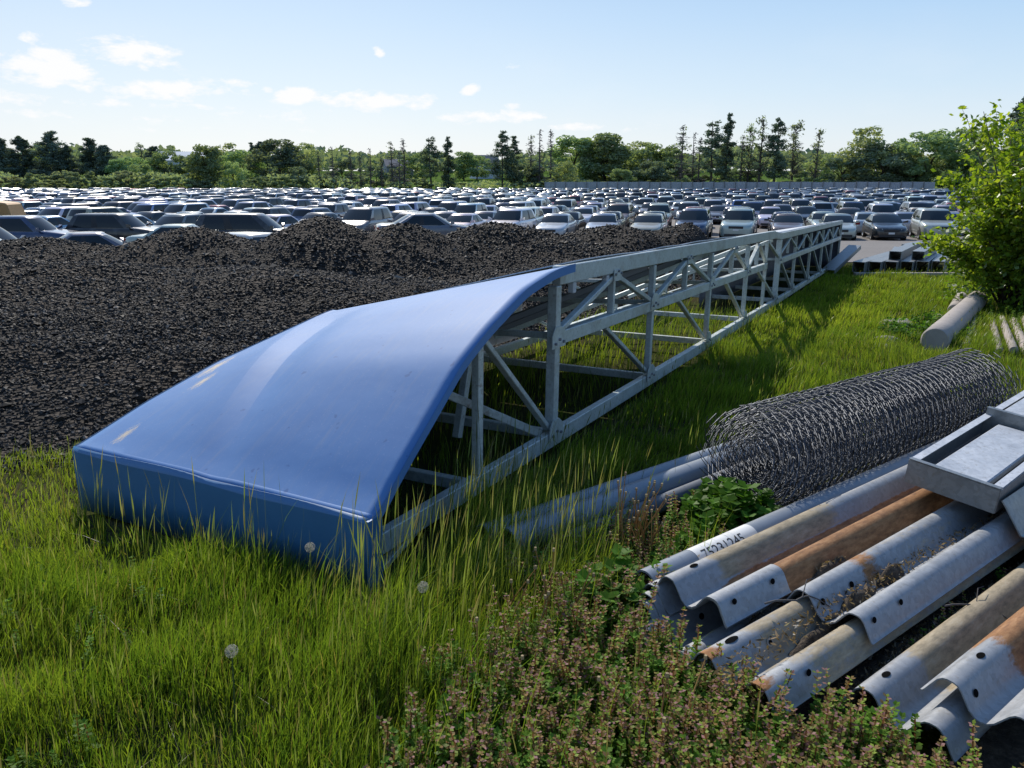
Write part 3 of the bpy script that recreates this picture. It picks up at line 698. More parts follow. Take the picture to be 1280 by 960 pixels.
# ------------------------------------------------------------------ guardrails
def wprof(nsub=4):
    h = [(0, .0), (.014, .002), (.032, .016), (.062, .060), (.075, .072), (.088, .076), (.106, .076), (.119, .072), (.132, .060), (.158, .012), (.164, .002), (.170, 0)]
    return [(-a, b) for a, b in h[::-1]] + h[1:]
def w_beam(name, label, al, pe, z, L, tilt=0, yaw=0, roll=0, rust=None, holes=None, group='scrap guardrails', L0=0, parent=None, half=None):
    """rail lying with its two humps up; local x along the rail"""
    pr = wprof()
    if half: pr = [q for q in pr if (q[0] >= -.01 if half > 0 else q[0] <= .01)]
    nseg = max(6, int(L / .09)); V = []; C = []; th = .0045; k = len(pr)
    lay = []
    for i in range(nseg + 1):
        x = L * i / nseg
        for (y, zz) in pr:
            lay.append((x, y, zz)); u = (x, y); c = rust(x, y) if rust else (0, 0, 0)
            C.append(c)
    n = len(lay)
    V = [(a, b, c) for a, b, c in lay]
    # thin shell: lower copy shifted along approximate normal
    nr = []
    for j in range(k):
        a = pr[max(0, j - 1)]; b = pr[min(k - 1, j + 1)]; dx, dz = b[0] - a[0], b[1] - a[1]; l = math.hypot(dx, dz); nr.append((-dz / l, dx / l))
    V += [(p[0], p[1] - nr[i % k][0] * th, p[2] - nr[i % k][1] * th) for i, p in enumerate(lay)]
    F = []
    for i in range(nseg):
        for j in range(k - 1):
            a = i * k + j; F.append((a, a + k, a + k + 1, a + 1)); F.append((a + n, a + 1 + n, a + k + 1 + n, a + k + n))
        for j in (0, k - 1): a = i * k + j; F.append((a, a + k, a + k + n, a + n))
    for i in (0, nseg):
        for j in range(k - 1): a = i * k + j; F.append((a, a + 1, a + 1 + n, a + n))
    me = mesh_np(name, V, [np.array(F)], [M['galvanised_rusty']], C + C, True)
    bm = bmesh.new(); bm.from_mesh(me); bmesh.ops.recalc_face_normals(bm, faces=bm.faces); bm.to_mesh(me); bm.free(); me.set_sharp_from_angle(angle=R(50))
    o = add(name, me)
    x, y = r2w(al, pe); o.location = (x, y, z)
    o.rotation_euler = (roll, tilt, math.atan2(RD[1], RD[0]) + yaw)
    o['label'] = label; o['category'] = 'guardrail'; o['group'] = group
    # bolt holes and slots near the end
    def disc(c, nrm, rx, ry, off, mat='hole', nm='bolt_hole'):
        nrm = Vector(nrm).normalized(); t1 = Vector((1, 0, 0)); t2 = nrm.cross(t1); c = Vector(c) + nrm * off
        b = MB(); b.raw([c + t1 * rx * cos(a * pi / 8) + t2 * ry * sin(a * pi / 8) for a in range(16)], [tuple(range(16))]); b.build(nm, M[mat], o)
    for kind, sg, hx in (holes or ()):
        if kind == 'crest': disc((hx, sg * .097, .076), (0, 0, 1), .021, .0105, .002)
        if kind == 'slot': disc((hx, sg * .097, .076), (0, 0, 1), .032, .012, .002)
        if kind == 'out': disc((hx, sg * .1355, .055), (0, sg * .9, .43), .0125, .0105, .005)
        if kind == 'in': disc((hx, sg * .047, .038), (0, -sg * .86, .51), .0135, .012, .003)
        if kind == 'bolt': disc((hx, sg * .047, .038), (0, -sg * .86, .51), .016, .015, .004, 'galvanised', 'bolt_head'); disc((hx, sg * .047, .038), (0, -sg * .86, .51), .008, .008, .006)
    return o
rl = lambda x, a, b: float(sstep(a, b, x))
def rust_brown(x, y): return (rl(x, .16, .24) * (.95 if y < .02 else .25) * (1 - .0 * x), .7 * rl(x, .16, .22) * (1 - rl(x, .9, 1.3)) * (y >= .02), .15)
def rust_tan(x, y): return (.55 * rl(x, .26, .3) * (1 - rl(x, .32, .6)), rl(x, .26, .30) * .75, .25 * (abs(y) < .04))
def rust_endspot(x, y): return (.75 * (1 - rl(x, .05, .12)) * (abs(abs(y) - .097) < .035), rl(x, .17, .19) * .62 * (y < .12) , .35 * (abs(y) < .05))
def rust_top(x, y): return (.75 * rl(x, .27, .30) * (1 - rl(x, .33, .6)) * (y > .03), .35 * rl(x, .27, .31) * (.6 if y < .03 else 1.2), .2 * (abs(y) < .05))
def rust_none(x, y): return (0, .1, .1 * (abs(y) < .05))
def rust_light(x, y): return (.32 * rl(x, .3, .5), .85 * rl(x, .20, .34), .1)
def rust_or(x, y): return (.72 * rl(x, .22, .36) * (y > -.1), .45 * rl(x, .3, .5), .1)
# left row (perp about -1.56)
w_beam('guardrail', 'bare guardrail lowest under the splice plate, two bolt holes on its flank', 1.84, -1.545, .035, 4.0, 0, 0, 0, rust_none, [('bolt', 1, .10), ('in', 1, .3), ('out', -1, .1)])
w_beam('guardrail', 'rust-brown guardrail running from under the splice plate to the galvanised tray', 2.02, -1.560, .170, 4.2, -.012, -.01, 0, rust_brown, [('crest', 1, .14)])
for k in range(3): w_beam('guardrail', ['thin edge of nested guardrail showing lowest at the left row end', 'second nested guardrail edge at the left row end', 'top of the nested guardrail edges at the left row end'][k], 1.93 + .035 * k, -1.60 - .010 * k, .075 + .022 * k, 3.6, 0, -.006 * k, 0, rust_tan, None, half=1)
w_beam('splice_plate', 'short galvanised splice plate with two holes sitting on the rusty rail', 2.00, -1.545, .190, .37, -.012, -.01, 0, rust_none, [('out', -1, .07), ('out', -1, .29)], 'scrap guardrails', half=-1)
w_beam('splice_plate', 'lower of the two short splice plates, edge showing beneath the upper one', 2.01, -1.555, .180, .36, -.012, -.01, 0, rust_none, None, 'scrap guardrails', half=-1)
# middle row (perp about -1.21)
w_beam('guardrail', 'guardrail with rusty end and slot, its brown flank facing the foreground', 1.80, -1.215, .125, 4.2, 0, -.008, 0, rust_endspot, [('slot', 1, .13), ('bolt', 1, .06), ('bolt', 1, .27), ('out', -1, .2)])
w_beam('guardrail', 'upper guardrail with clean grey end in the middle row, streaked with rust behind', 2.32, -1.205, .170, 4.0, -.01, -.004, 0, rust_top, [('in', 1, .05), ('in', 1, .24), ('out', -1, .05), ('out', -1, .23)])
w_beam('guardrail', 'shaded guardrail lying lowest beneath the middle row', 1.95, -1.09, -.03, 3.6, 0, .02, .12, rust_none, None)
# right row
w_beam('guardrail', 'cream-stained guardrail right of the dirt strip, grey at its near end', 2.08, -.835, .09, 3.8, 0, 0, 0, rust_light, [('crest', 1, .12)])
w_beam('guardrail', 'orange-stained guardrail nearest the lower right corner, weed over its end', 2.20, -.66, .165, 3.6, 0, -.01, .05, rust_or, [('crest', 1, .2), ('in', 1, .06)])

def dirt_mat():
    m, nt, b = newmat('debris'); p = posc(nt); n = noise_(nt, p, 30, 5, .7); n2 = noise_(nt, p, 4, 4)
    c = ramp(nt, n, [(.3, (.018, .013, .01)), (.5, (.06, .045, .032)), (.68, (.15, .115, .08)), (.8, (.3, .25, .19))])
    c = mixc(nt, mapr(nt, n2, .4, .7, 0, .4), c, (.03, .024, .02))
    setin(nt, b, Base_Color=c, Roughness=.95, Normal=bump(nt, n, 1, .02)); M['debris'] = m
dirt_mat()
def debris():
    A = np.linspace(1.55, 6, 220); P = np.linspace(-1.95, -.3, 110); AA, PP = np.meshgrid(A, P); X, Y = r2w(AA, PP)
    hh = .20 * np.exp(-((PP + 1.385) / .045) ** 2) + .075 * np.exp(-((PP + .98) / .10) ** 2) + .20 * np.exp(-((PP + 1.21) / .05) ** 2)
    hh = (hh + .075 * np.exp(-((PP + 1.8) / .07) ** 2)) * sstep(1.8, 2.2, AA) + .02
    Z = gz(X, Y) + hh * (.75 + .35 * fbm(X, Y, 9, 3, 61)) * sstep(1.55, 1.8, AA) * sstep(-1.95, -1.8, PP) + .004
    i = np.arange(X.size).reshape(X.shape); F = np.stack([i[:-1, :-1], i[:-1, 1:], i[1:, 1:], i[1:, :-1]], -1).reshape(-1, 4)
    add('dirt', mesh_np('dirt', np.stack([X, Y, Z], -1).reshape(-1, 3), [F], [M['debris']], smooth=True), kind='stuff', label='dark crumbly dirt caught between the rows of rails', category='dirt')
    # leaf litter, chips and twigs on it
    n = 9000; al = rng.uniform(1.7, 4.6, n); pe = rng.choice([-1.38, -1.21, -.98, -1.02, -.93], n) + rng.normal(0, .045, n)
    x, y = r2w(al, pe); hh = .20 * np.exp(-((pe + 1.385) / .045) ** 2) + .075 * np.exp(-((pe + .98) / .10) ** 2) + .20 * np.exp(-((pe + 1.21) / .05) ** 2); hh = hh * sstep(1.8, 2.2, al) + .02
    z = gz(x, y) + hh * (.75 + .35 * fbm(x, y, 9, 3, 61)) + .008
    # on the valley of the middle rail
    inval = np.abs(pe + 1.21) < .05; z = np.where(inval, np.maximum(z, gz(x, y) + .20 + .02 * rng.uniform(0, 1, n)), z)
    s_ = rng.uniform(.002, .0075, n); Vq = np.zeros((n, 4, 3)); d1 = rng.normal(0, 1, (n, 3)); d1 /= np.linalg.norm(d1, axis=1)[:, None]; d2 = np.cross(d1, rng.normal(0, 1, (n, 3))); d2 /= np.linalg.norm(d2, axis=1)[:, None]
    c0 = np.stack([x, y, z], -1); el = rng.uniform(.8, 3, (n, 1))
    for k, (a, b) in enumerate(((-1, 0), (0, -.6), (1, 0), (0, .6))): Vq[:, k] = c0 + (d1 * a * el + d2 * b) * s_[:, None]
    c = np.array([.22, .16, .10]) * rng.uniform(.25, 1.7, (n, 1)); ww = rng.uniform(0, 1, n) < .08; c[ww] = np.array([.42, .38, .32])
    add('leaf_litter', mesh_np('leaf_litter', Vq.reshape(-1, 3), [np.arange(n * 4).reshape(-1, 4)], [M['dry_stalk']], np.repeat(c, 4, 0)), kind='stuff', label='dry leaf litter and chips lying in the rail valleys', category='litter')
debris()
def twig(al, pe, z, L, label):
    x, y = r2w(al, pe); b = MB(); pts = [(0, 0, 0)]; d = Vector((.9, .2, .1))
    for i in range(8): d = (d + Vector((random.gauss(0, .22), random.gauss(0, .22), random.gauss(0, .16) - .02 * i))).normalized(); pts.append(tuple(Vector(pts[-1]) + d * L / 8))
    b.tube(pts, [.004 - .0003 * i for i in range(9)], 5); b.tube([pts[4], tuple(Vector(pts[4]) + Vector((.03, .05, .04))), tuple(Vector(pts[4]) + Vector((.07, .08, .03)))], [.002, .0017, .001], 4)
    b.build('twig', M['dead_bark'], None, (x, y, z), label=label, category='twig')
twig(2.15, -1.34, .24, .30, 'dark thin twig lying across the middle rail'); twig(2.75, -1.0, .17, .28, 'curved dry twig in the dirt strip before the cream-stained rail')

# pipes
def pipe(al, pe, z, L, r, mat, label, group=None, hollow=True, yaw=0, cat='pipe', name='pipe', tag=True):
    x, y = r2w(al, pe); b = MB(); n = 24
    if hollow: b.lathe([(r, 0), (r, L), (r * .86, L), (r * .86, .0), (r, 0)], n, 'z')
    else:
        prof = [(0, 0), (r * .9, 0), (r, r * .12)] + [(r * (1 + .02 * sin(k * 2.1)), L * k / 8) for k in range(1, 8)] + [(r, L - r * .12), (r * .9, L), (0, L)]
        b.lathe(prof, n, 'z')
    o = b.build(name, mat, None, (x, y, z), smooth=True, angle=40, label=label, category=cat)
    if group: o['group'] = group
    o.rotation_euler = (0, R(90), math.atan2(RD[1], RD[0]) + yaw)
    return o
simple('pipe_grey', (.22, .25, .29), .45, .2, .25, 5); simple('pipe_dark', (.10, .115, .14), .6, .1, .3, 5); simple('concrete_log', (.36, .32, .29), .9, 0, .25, 4, .5); simple('pole_wood', (.34, .29, .25), .85, 0, .3, 6, .4)
pipe(1.95, -2.53, .062, 3.0, .072, M['pipe_grey'], 'middle grey pipe in the shaded grass, thickest of the three by the truss', 'grey pipes in the grass', yaw=.02)
pipe(1.92, -2.68, .045, 3.2, .06, M['pipe_grey'], 'dull grey pipe nearest the truss bottom chord', 'grey pipes in the grass', yaw=.01)
pipe(2.2, -2.40, .045, 2.2, .045, M['pipe_dark'], 'dark slim pipe closest to the wire mesh roll', 'grey pipes in the grass', yaw=.04)
mp = pipe(2.06, -1.805, .138, 3.2, .058, M['pipe_grey'], 'pale pipe stencilled with black digits behind the left rail row', None)
def stencil(parent, txt, rad, size, along):
    cu = bpy.data.curves.new('txt', 'FONT'); cu.body = txt; cu.size = size; cu.extrude = 0; cu.resolution_u = 3
    t = bpy.data.objects.new('txt', cu); COL.objects.link(t); bpy.context.view_layer.update()
    me = bpy.data.meshes.new_from_object(t.evaluated_get(bpy.context.evaluated_depsgraph_get())); bpy.data.objects.remove(t)
    bm = bmesh.new(); bm.from_mesh(me); bmesh.ops.triangulate(bm, faces=bm.faces); bmesh.ops.subdivide_edges(bm, edges=bm.edges, cuts=2)
    # parent z axis = along the pipe; local x points down/up: wrap around the pipe
    for v in bm.verts:
        a = (v.co.y - size * .1) / rad; ang = pi + 1.0 - a   # local -x is up after the rotation
        v.co = Vector(((rad + .0015) * cos(ang), -(rad + .0015) * sin(ang) * -1, along + v.co.x))
    bm.to_mesh(me); bm.free(); me.materials.clear(); me.materials.append(M['marking'])
    add('stencilled_number', me, parent)
    p = MB(); q = []
    ks = 14
    for i in range(ks + 1):
        a = pi + 1.25 - 1.75 * i / ks
        for zz in (along - .03, along + .36): q.append(((rad + .0007) * cos(a), (rad + .0007) * sin(a), zz))
    p.raw(q, [(2 * i, 2 * i + 1, 2 * i + 3, 2 * i + 2) for i in range(ks)]); p.build('paint_band', M['plate'], parent, smooth=True)
stencil(mp, '75231245', .058, .068, .30)
def logline(x0, y0, x1, y1, r, mat, label, hollow, z=None, group=None, cat='log', name='log'):
    L = math.hypot(x1 - x0, y1 - y0); o = pipe(0, 0, 0, L, r, mat, label, group, hollow, 0, cat, name)
    z0, z1 = g1(x0, y0) + r * .9 + (z or 0), g1(x1, y1) + r * .9 + (z or 0)
    o.location = (x0, y0, z0); o.rotation_euler = (0, R(90) + math.atan2(z0 - z1, L), math.atan2(y1 - y0, x1 - x0)); return o
logline(4.70, 8.44, 7.5, 12.4, .145, M['concrete_log'], 'thick pale grey log lying between grass and bush', False)
logline(6.6, 11.45, 7.7, 13.2, .09, M['concrete_log'], 'short pale log left of the thick one near the bush', False)
logline(6.95, 11.55, 7.9, 13.1, .085, M['concrete_log'], 'short pale log touching the thick log near the bush', False)
for k, (x0, y0, x1, y1, r, z) in enumerate([(5.12, 8.55, 6.6, 10.9, .045, 0), (5.32, 8.25, 6.75, 10.75, .04, 0), (5.44, 8.2, 6.85, 10.7, .045, .02), (5.56, 8.15, 6.95, 10.6, .05, 0), (5.70, 8.2, 7.1, 10.6, .045, .03)]):
    logline(x0, y0, x1, y1, r, M['pole_wood'], ['slim weathered pole set apart left of the pole bundle', 'leftmost slim pole of the bundle under the bush', 'slim pole second from left in the bundle under the bush', 'thickest slim pole of the bundle under the bush', 'slim pole touching the grey tube under the bush'][k], False, z, 'weathered poles under the bush', 'pole', 'pole')
logline(5.72, 8.0, 7.5, 10.9, .11, M['pipe_grey'], 'grey hollow tube right of the pole bundle under the bush', True, 0, None, 'tube', 'tube')
b = MB()
for k in range(9):
    pts = [(random.uniform(-.1, .1), random.uniform(-.1, .1), .02)]
    for i in range(14): pts.append(tuple(Vector(pts[-1]) + Vector((random.gauss(.03, .09), random.gauss(0, .09), random.gauss(.012, .06)))))
    pts = [(p[0], p[1], max(.01, p[2])) for p in pts]
    b.tube(pts, .006, 4)
b.build('wire_tangle', M['wire'], None, (5.35, 7.35, g1(5.35, 7.35)), label='tangle of loose wire at the mouth of the grey tube', category='wire')
# flat scrap stones
for k, (x, y, s_) in enumerate([(5.2, 10.3, .22), (4.5, 9.1, .14), (4.25, 8.7, .10), (6.1, 10.9, .16)]):
    bm = bmesh.new(); bmesh.ops.create_icosphere(bm, subdivisions=2, radius=s_)
    for v in bm.verts: v.co *= 1 + .3 * mnoise.noise(v.co * 9 + Vector((k, 0, 0))); v.co.z *= .35
    me = bpy.data.meshes.new('stone'); bm.to_mesh(me); bm.free(); me.materials.append(M['concrete_log'])
    add('stone', me, None, (x, y, g1(x, y) + s_ * .2), label=['flat grey slab stone beside the short logs', 'pale stone left of the thick log end', 'smallest pale stone in the lit grass', 'flat stone between the short log and thick log'][k], category='stone')

# ------------------------------------------------------------------ wire mesh roll
def roll():
    L = 2.52; a0 = np.array([1.17, 3.63]); d = np.array([2.04, 1.56]); d /= np.linalg.norm(d); nrm = np.array([-d[1], d[0]])
    V = []; F = []; turns = 9; nb = 0
    R0 = .290; pitch = .022
    th = 0.0; wires = []
    seg = .033; nst = int(L / seg)
    while th < turns * 2 * pi:
        r = R0 - pitch * th / (2 * pi); wires.append((th, r)); th += .056 / r * (1 if th < 2 * 2 * pi else 1.15)
    xs = np.linspace(0, L, nst)
    rw = .0025
    allV = []; allF = []; off = 0
    for (t0, r0) in wires:
        j = np.arange(nst); zig = np.where(j % 2 == 0, .5, -.5) * .056 / r0 * 1.08
        rr = r0 + np.where(j % 2 == 0, .003, -.003) + rng.normal(0, .0012, nst)
        x = xs + rng.normal(0, .0016, nst) + rng.normal(0, .003)
        # uneven ends and bulges
        prof = 1 + .018 * np.sin(x * 2.3 + .4) + .012 * np.sin(x * 5.1 + t0 * .3)  + .02 * sstep(L - .5, L, x)
        flare = 1 + .10 * sstep(.25, 0, x) * rng.uniform(-1, 1) + .08 * sstep(L - .2, L, x) * rng.uniform(-1, 1)
        ang = t0 + zig + .05 * np.sin(x * 3)
        ry = rr * prof * flare * np.cos(ang) * 1.04; rz = rr * prof * flare * np.sin(ang) * .96
        pts = np.stack([x, ry, rz], -1)
        # four sided tube (cross-section fixed to local axes is fine for thin wire)
        tg = np.gradient(pts, axis=0); tg /= np.linalg.norm(tg, axis=1)[:, None]
        rad = np.stack([0 * x, np.cos(ang), np.sin(ang)], -1); sd = np.cross(tg, rad); sd /= np.linalg.norm(sd, axis=1)[:, None]
        ring = np.stack([pts + rad * rw, pts + sd * rw, pts - rad * rw, pts - sd * rw], 1).reshape(-1, 3)
        i = np.arange(nst - 1)[:, None] * 4; fs = []
        for k in range(4): fs.append(np.concatenate([i + k, i + (k + 1) % 4, i + 4 + (k + 1) % 4, i + 4 + k], 1))
        allV.append(ring); allF.append(np.concatenate(fs) + off); off += len(ring)
    me = mesh_np('wire_mesh_roll', np.concatenate(allV), [np.concatenate(allF)], [M['wire']], smooth=True)
    o = add('wire_mesh_roll', me, None, (a0[0], a0[1], .275), label='big roll of galvanised chain-link fence wire lying beside the rails', category='fence roll')
    o.rotation_euler = (0, R(.6), math.atan2(d[1], d[0]))
roll()

# ------------------------------------------------------------------ galvanised tray + bent sheet
def tray():
    x, y = r2w(3.42, -1.30); e = empty('steel_tray', (x, y, .315), math.atan2(RD[1], RD[0]) + .04, 'galvanised box-shaped steel tray lying across the rusty rail', 'steel tray')
    e.rotation_euler = (R(5), R(-2), math.atan2(RD[1], RD[0]) + .05)
    g = M['galvanised']; hw = .185; L = 1.9
    b = MB(); b.beam((0, -hw, .055), (0, hw, .055), .006, .11); b.build('front_plate', g, e)
    b = MB(); b.box(-.004, .022, -hw, hw, .1125, .1165); b.build('front_lip', g, e)
    for sg in (-1, 1):
        b = MB(); b.box(.004, L, sg * hw - .003, sg * hw + .003, .0, .108); b.build('side_wall', g, e)
        b = MB(); b.box(.03, L, sg * (hw - .017) - .017, sg * (hw - .017) + .017, .1085, .112); b.build('side_lip', M['sheet_grey'], e)
    b = MB(); b.box(.004, L, -hw + .004, hw - .004, -.003, .001); b.build('floor_plate', g, e)
    b = MB(); b.box(.07, .86, -.115, .105, .055, .092); b.build('inner_panel', M['sheet_pale'], e, bevel=.006)
    b = MB(); b.box(.90, .925, -hw + .004, hw - .004, .001, .15); b.build('cross_plate', g, e)
    b = MB(); b.box(.95, 1.8, -.13, .13, .10, .13); b.build('inner_panel', M['sheet_pale'], e, bevel=.006)
galv('sheet_pale', (.46, .49, .53), False, .05, .5)
tray()
def bent():
    x, y = r2w(3.42, -.98); o = empty('bent_steel_sheet', (x, y, .235), math.atan2(RD[1], RD[0]) + .03, 'folded galvanised sheet resting against the tray side at the right edge', 'steel sheet')
    b = MB(); pr = [(.118, .125), (.10, .10), (.03, -.005), (-.10, -.02), (-.16, .02)]; V = []
    for xx in (0.02, .5, 1.0, 1.7):
        for (yy, zz) in pr: V.append((xx + (.05 if yy < -.05 else 0), yy, zz))
    k = len(pr); F = [(i * k + j, i * k + j + 1, (i + 1) * k + j + 1, (i + 1) * k + j) for i in range(3) for j in range(k - 1)]
    b.raw(V, F); q = b.build('folded_plate', M['galvanised'], o); s_ = q.modifiers.new('t', 'SOLIDIFY'); s_.thickness = .006
    b = MB(); b.box(.28, 1.5, -.09, .0, .004, .03); b.build('pale_insert', M['sheet_pale'], o, bevel=.005)
bent()

# ------------------------------------------------------------------ far stack of steel rails
def channel(x, y, z, yaw, L, w, h, label, tilt=0, group='steel beams stacked at the lot edge'):
    b = MB(); t = .012
    b.box(0, L, -w / 2, w / 2, h - t, h); b.box(0, L, -w / 2, -w / 2 + t, 0, h - t - .001); b.box(0, L, w / 2 - t, w / 2, 0, h - t - .001)
    b.box(0, L, -w / 2 + t + .001, -w / 2 + .05, 0, t); b.box(0, L, w / 2 - .05, w / 2 - t - .001, 0, t)
    o = b.build('steel_beam', M['galvanised'], None, (x, y, z), label=label, category='steel beam', group=group); o.rotation_euler = (0, tilt, yaw); return o
for k in range(6):
    px = 8.15 + k * .40; py = 18.3 + .05 * k
    channel(px, py, g1(px, py) + .10, R(52 + k * 1.2), 3.4, .27, .24, ['leftmost beam end in the stacked steel beams', 'second beam from the left in the steel stack', 'third beam from the left in the steel stack', 'fourth beam from the left in the steel stack', 'fifth beam from the left in the steel stack', 'beam nearest the bush in the lower steel stack'][k])
for k in range(2):
    px = 9.2 + k * .55; py = 18.75
    channel(px, py, g1(px, py) + .36, R(56), 2.6, .27, .2, ['beam lying on top of the steel stack, left one', 'beam lying on top of the steel stack beside the bush'][k])
channel(7.45, 18.3, g1(7.45, 18.3) + .06, R(50), 1.9, .3, .1, 'single loose beam tilted up at the far end of the truss', R(-14))
for k, (x, y, L) in enumerate([(10.5, 21.3, 1.5), (11.3, 21.2, 1.3), (11.0, 21.8, 1.6)]):
    channel(x, y, g1(x, y) + .22 + .15 * (k == 2), R([62, 70, 48][k]), L, .3, .22, ['dark bracket scrap behind the stacked beams', 'short box scrap next to the bush behind the beams', 'uppermost scrap piece behind the stacked beams'][k], 0, 'scrap pieces behind the beam stack')
bb = MB(); bb.box(8.0, 11.2, 18.05, 18.2, g1(9, 18) - .02, g1(9, 18) + .1); bb.build('timber_bearer', M['pole_wood'], None, label='dark timber bearer carrying the front of the steel beam stack', category='timber', bevel=.01)

# ------------------------------------------------------------------ leaves and trees
def leaf_quads(c, size, nrm, col, r, asp=.55):
    """diamond leaves folded along nothing, random spin; c,nrm (n,3)"""
    n = len(c); nrm = nrm / (np.linalg.norm(nrm, axis=1)[:, None] + 1e-9)
    t = np.cross(nrm, r.normal(0, 1, (n, 3))); t /= np.linalg.norm(t, axis=1)[:, None] + 1e-9; b = np.cross(nrm, t)
    s = np.asarray(size)[:, None]
    V = np.stack([c - t * s * .5, c + b * s * asp * .5 - t * s * .05, c + t * s * .5, c - b * s * asp * .5 - t * s * .05], 1)
    return V.reshape(-1, 3), np.arange(n * 4).reshape(-1, 4), np.repeat(col, 4, 0)
def trunk_mb(limbs):
    b = MB()
    for pts, rad, n in limbs: b.tube(pts, rad, n)
    return b
def limb(r, p0, d, L, r0, n=6, wob=.15, up=.1):
    pts = [tuple(p0)]; d = Vector(d).normalized(); rad = [r0]
    for i in range(n):
        d = (d + Vector((r.gauss(0, wob), r.gauss(0, wob), r.gauss(up, wob)))).normalized(); pts.append(tuple(Vector(pts[-1]) + d * L / n)); rad.append(r0 * (1 - .85 * (i + 1) / n))
    return pts, rad
def broadleaf(seed, H=12, wid=.42, base=.16, dens=1.0, c0=(.045, .085, .014), c1=(.10, .15, .025), leaf=.55, lobes=46):
    r = random.Random(seed); q = np.random.default_rng(seed); limbs = []
    tp, tr = limb(r, (0, 0, -.3), (0, 0, 1), H * .78, H * .022, 8, .05, .1); limbs.append((tp, tr, 7))
    ctr = []; 
    for k in range(lobes):
        t = r.uniform(base, 1); z = H * t; env = wid * H * (.35 + .65 * math.sin(pi * min(1, (t - base * .7) / (1.12 - base)) ** .8)) 
        a = r.uniform(0, 2 * pi); rr = env * r.uniform(.25, 1.0) ** .6
        ctr.append((rr * cos(a), rr * sin(a), z, H * r.uniform(.055, .125)))
    for k in range(9):
        c = r.choice(ctr); z0 = max(H * base * .8, c[2] * .55); pts = [(0, 0, z0), (c[0] * .45, c[1] * .45, (z0 + c[2]) / 2 + .2), (c[0], c[1], c[2])]; limbs.append((pts, [H * .01, H * .006, H * .002], 5))
    C = []; Nn = []; K = []
    for (x, y, z, s) in ctr:
        m = int(120 * dens * (s / (H * .09)) ** 2); d = q.normal(0, 1, (m, 3)); d /= np.linalg.norm(d, axis=1)[:, None]; rad = q.uniform(.25, 1.15, (m, 1)) ** .5
        C.append(np.array([x, y, z]) + d * rad * s * np.array([1.15, 1.15, .8])); Nn.append(d * .6 + q.normal(0, .6, (m, 3)) + [0, 0, .4]); k = q.uniform(0, 1, (m, 1)) * .6 + r.uniform(0, .4)
        K.append(np.array(c0) * (1 - k) + np.array(c1) * k)
    C = np.concatenate(C); V, Q, cc = leaf_quads(C, q.uniform(.6, 1.3, len(C)) * leaf, np.concatenate(Nn), np.concatenate(K), q, .7)
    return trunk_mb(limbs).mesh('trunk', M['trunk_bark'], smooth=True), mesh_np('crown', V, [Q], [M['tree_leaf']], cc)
def pine(seed, H=16, spread=.2, base=.25, dens=1.0, droop=.0, ragged=.5, c0=(.018, .036, .016), c1=(.045, .07, .028)):
    r = random.Random(seed); q = np.random.default_rng(seed); limbs = []
    tp, tr = limb(r, (0, 0, -.3), (0, 0, 1), H * 1.0, H * .016, 9, .015, .1); limbs.append((tp, tr, 7))
    C = []; Nn = []; K = []; z = H * base
    while z < H * .99:
        t = (z / H - base) / (1 - base); env = spread * H * ((1 - t) ** .75 + .10) * (1 - .5 * math.exp(-t * 7))
        for k in range(r.randint(3, 5)):
            if r.random() < ragged * .35: continue
            a = r.uniform(0, 2 * pi); L = env * r.uniform(.45, 1.15); up = .25 * (t - .3) - droop
            e = Vector((cos(a) * L, sin(a) * L, up * L)); limbs.append(([(0, 0, z), tuple(Vector((0, 0, z)) + e * .6), tuple(Vector((0, 0, z)) + e)], [H * .005, H * .003, H * .001], 4))
            m = int((70 * L / (H * .1) + 22) * dens); tt = q.uniform(.25, 1.08, m) ** .8; w = .18 * L + .25
            c = np.array([0, 0, z]) + tt[:, None] * np.array(e) + q.normal(0, 1, (m, 3)) * np.array([w * .5, w * .5, .16 + .05 * L])
            C.append(c); Nn.append(q.normal(0, .6, (m, 3)) + [0, 0, .7]); kk = q.uniform(0, 1, (m, 1)); K.append(np.array(c0) * (1 - kk) + np.array(c1) * kk)
        z += H * r.uniform(.028, .05)
    C = np.concatenate(C); V, Q, cc = leaf_quads(C, q.uniform(.5, 1.2, len(C)) * .5, np.concatenate(Nn), np.concatenate(K), q, .5)
    return trunk_mb(limbs).mesh('trunk', M['trunk_bark'], smooth=True), mesh_np('crown', V, [Q], [M['needle']], cc)
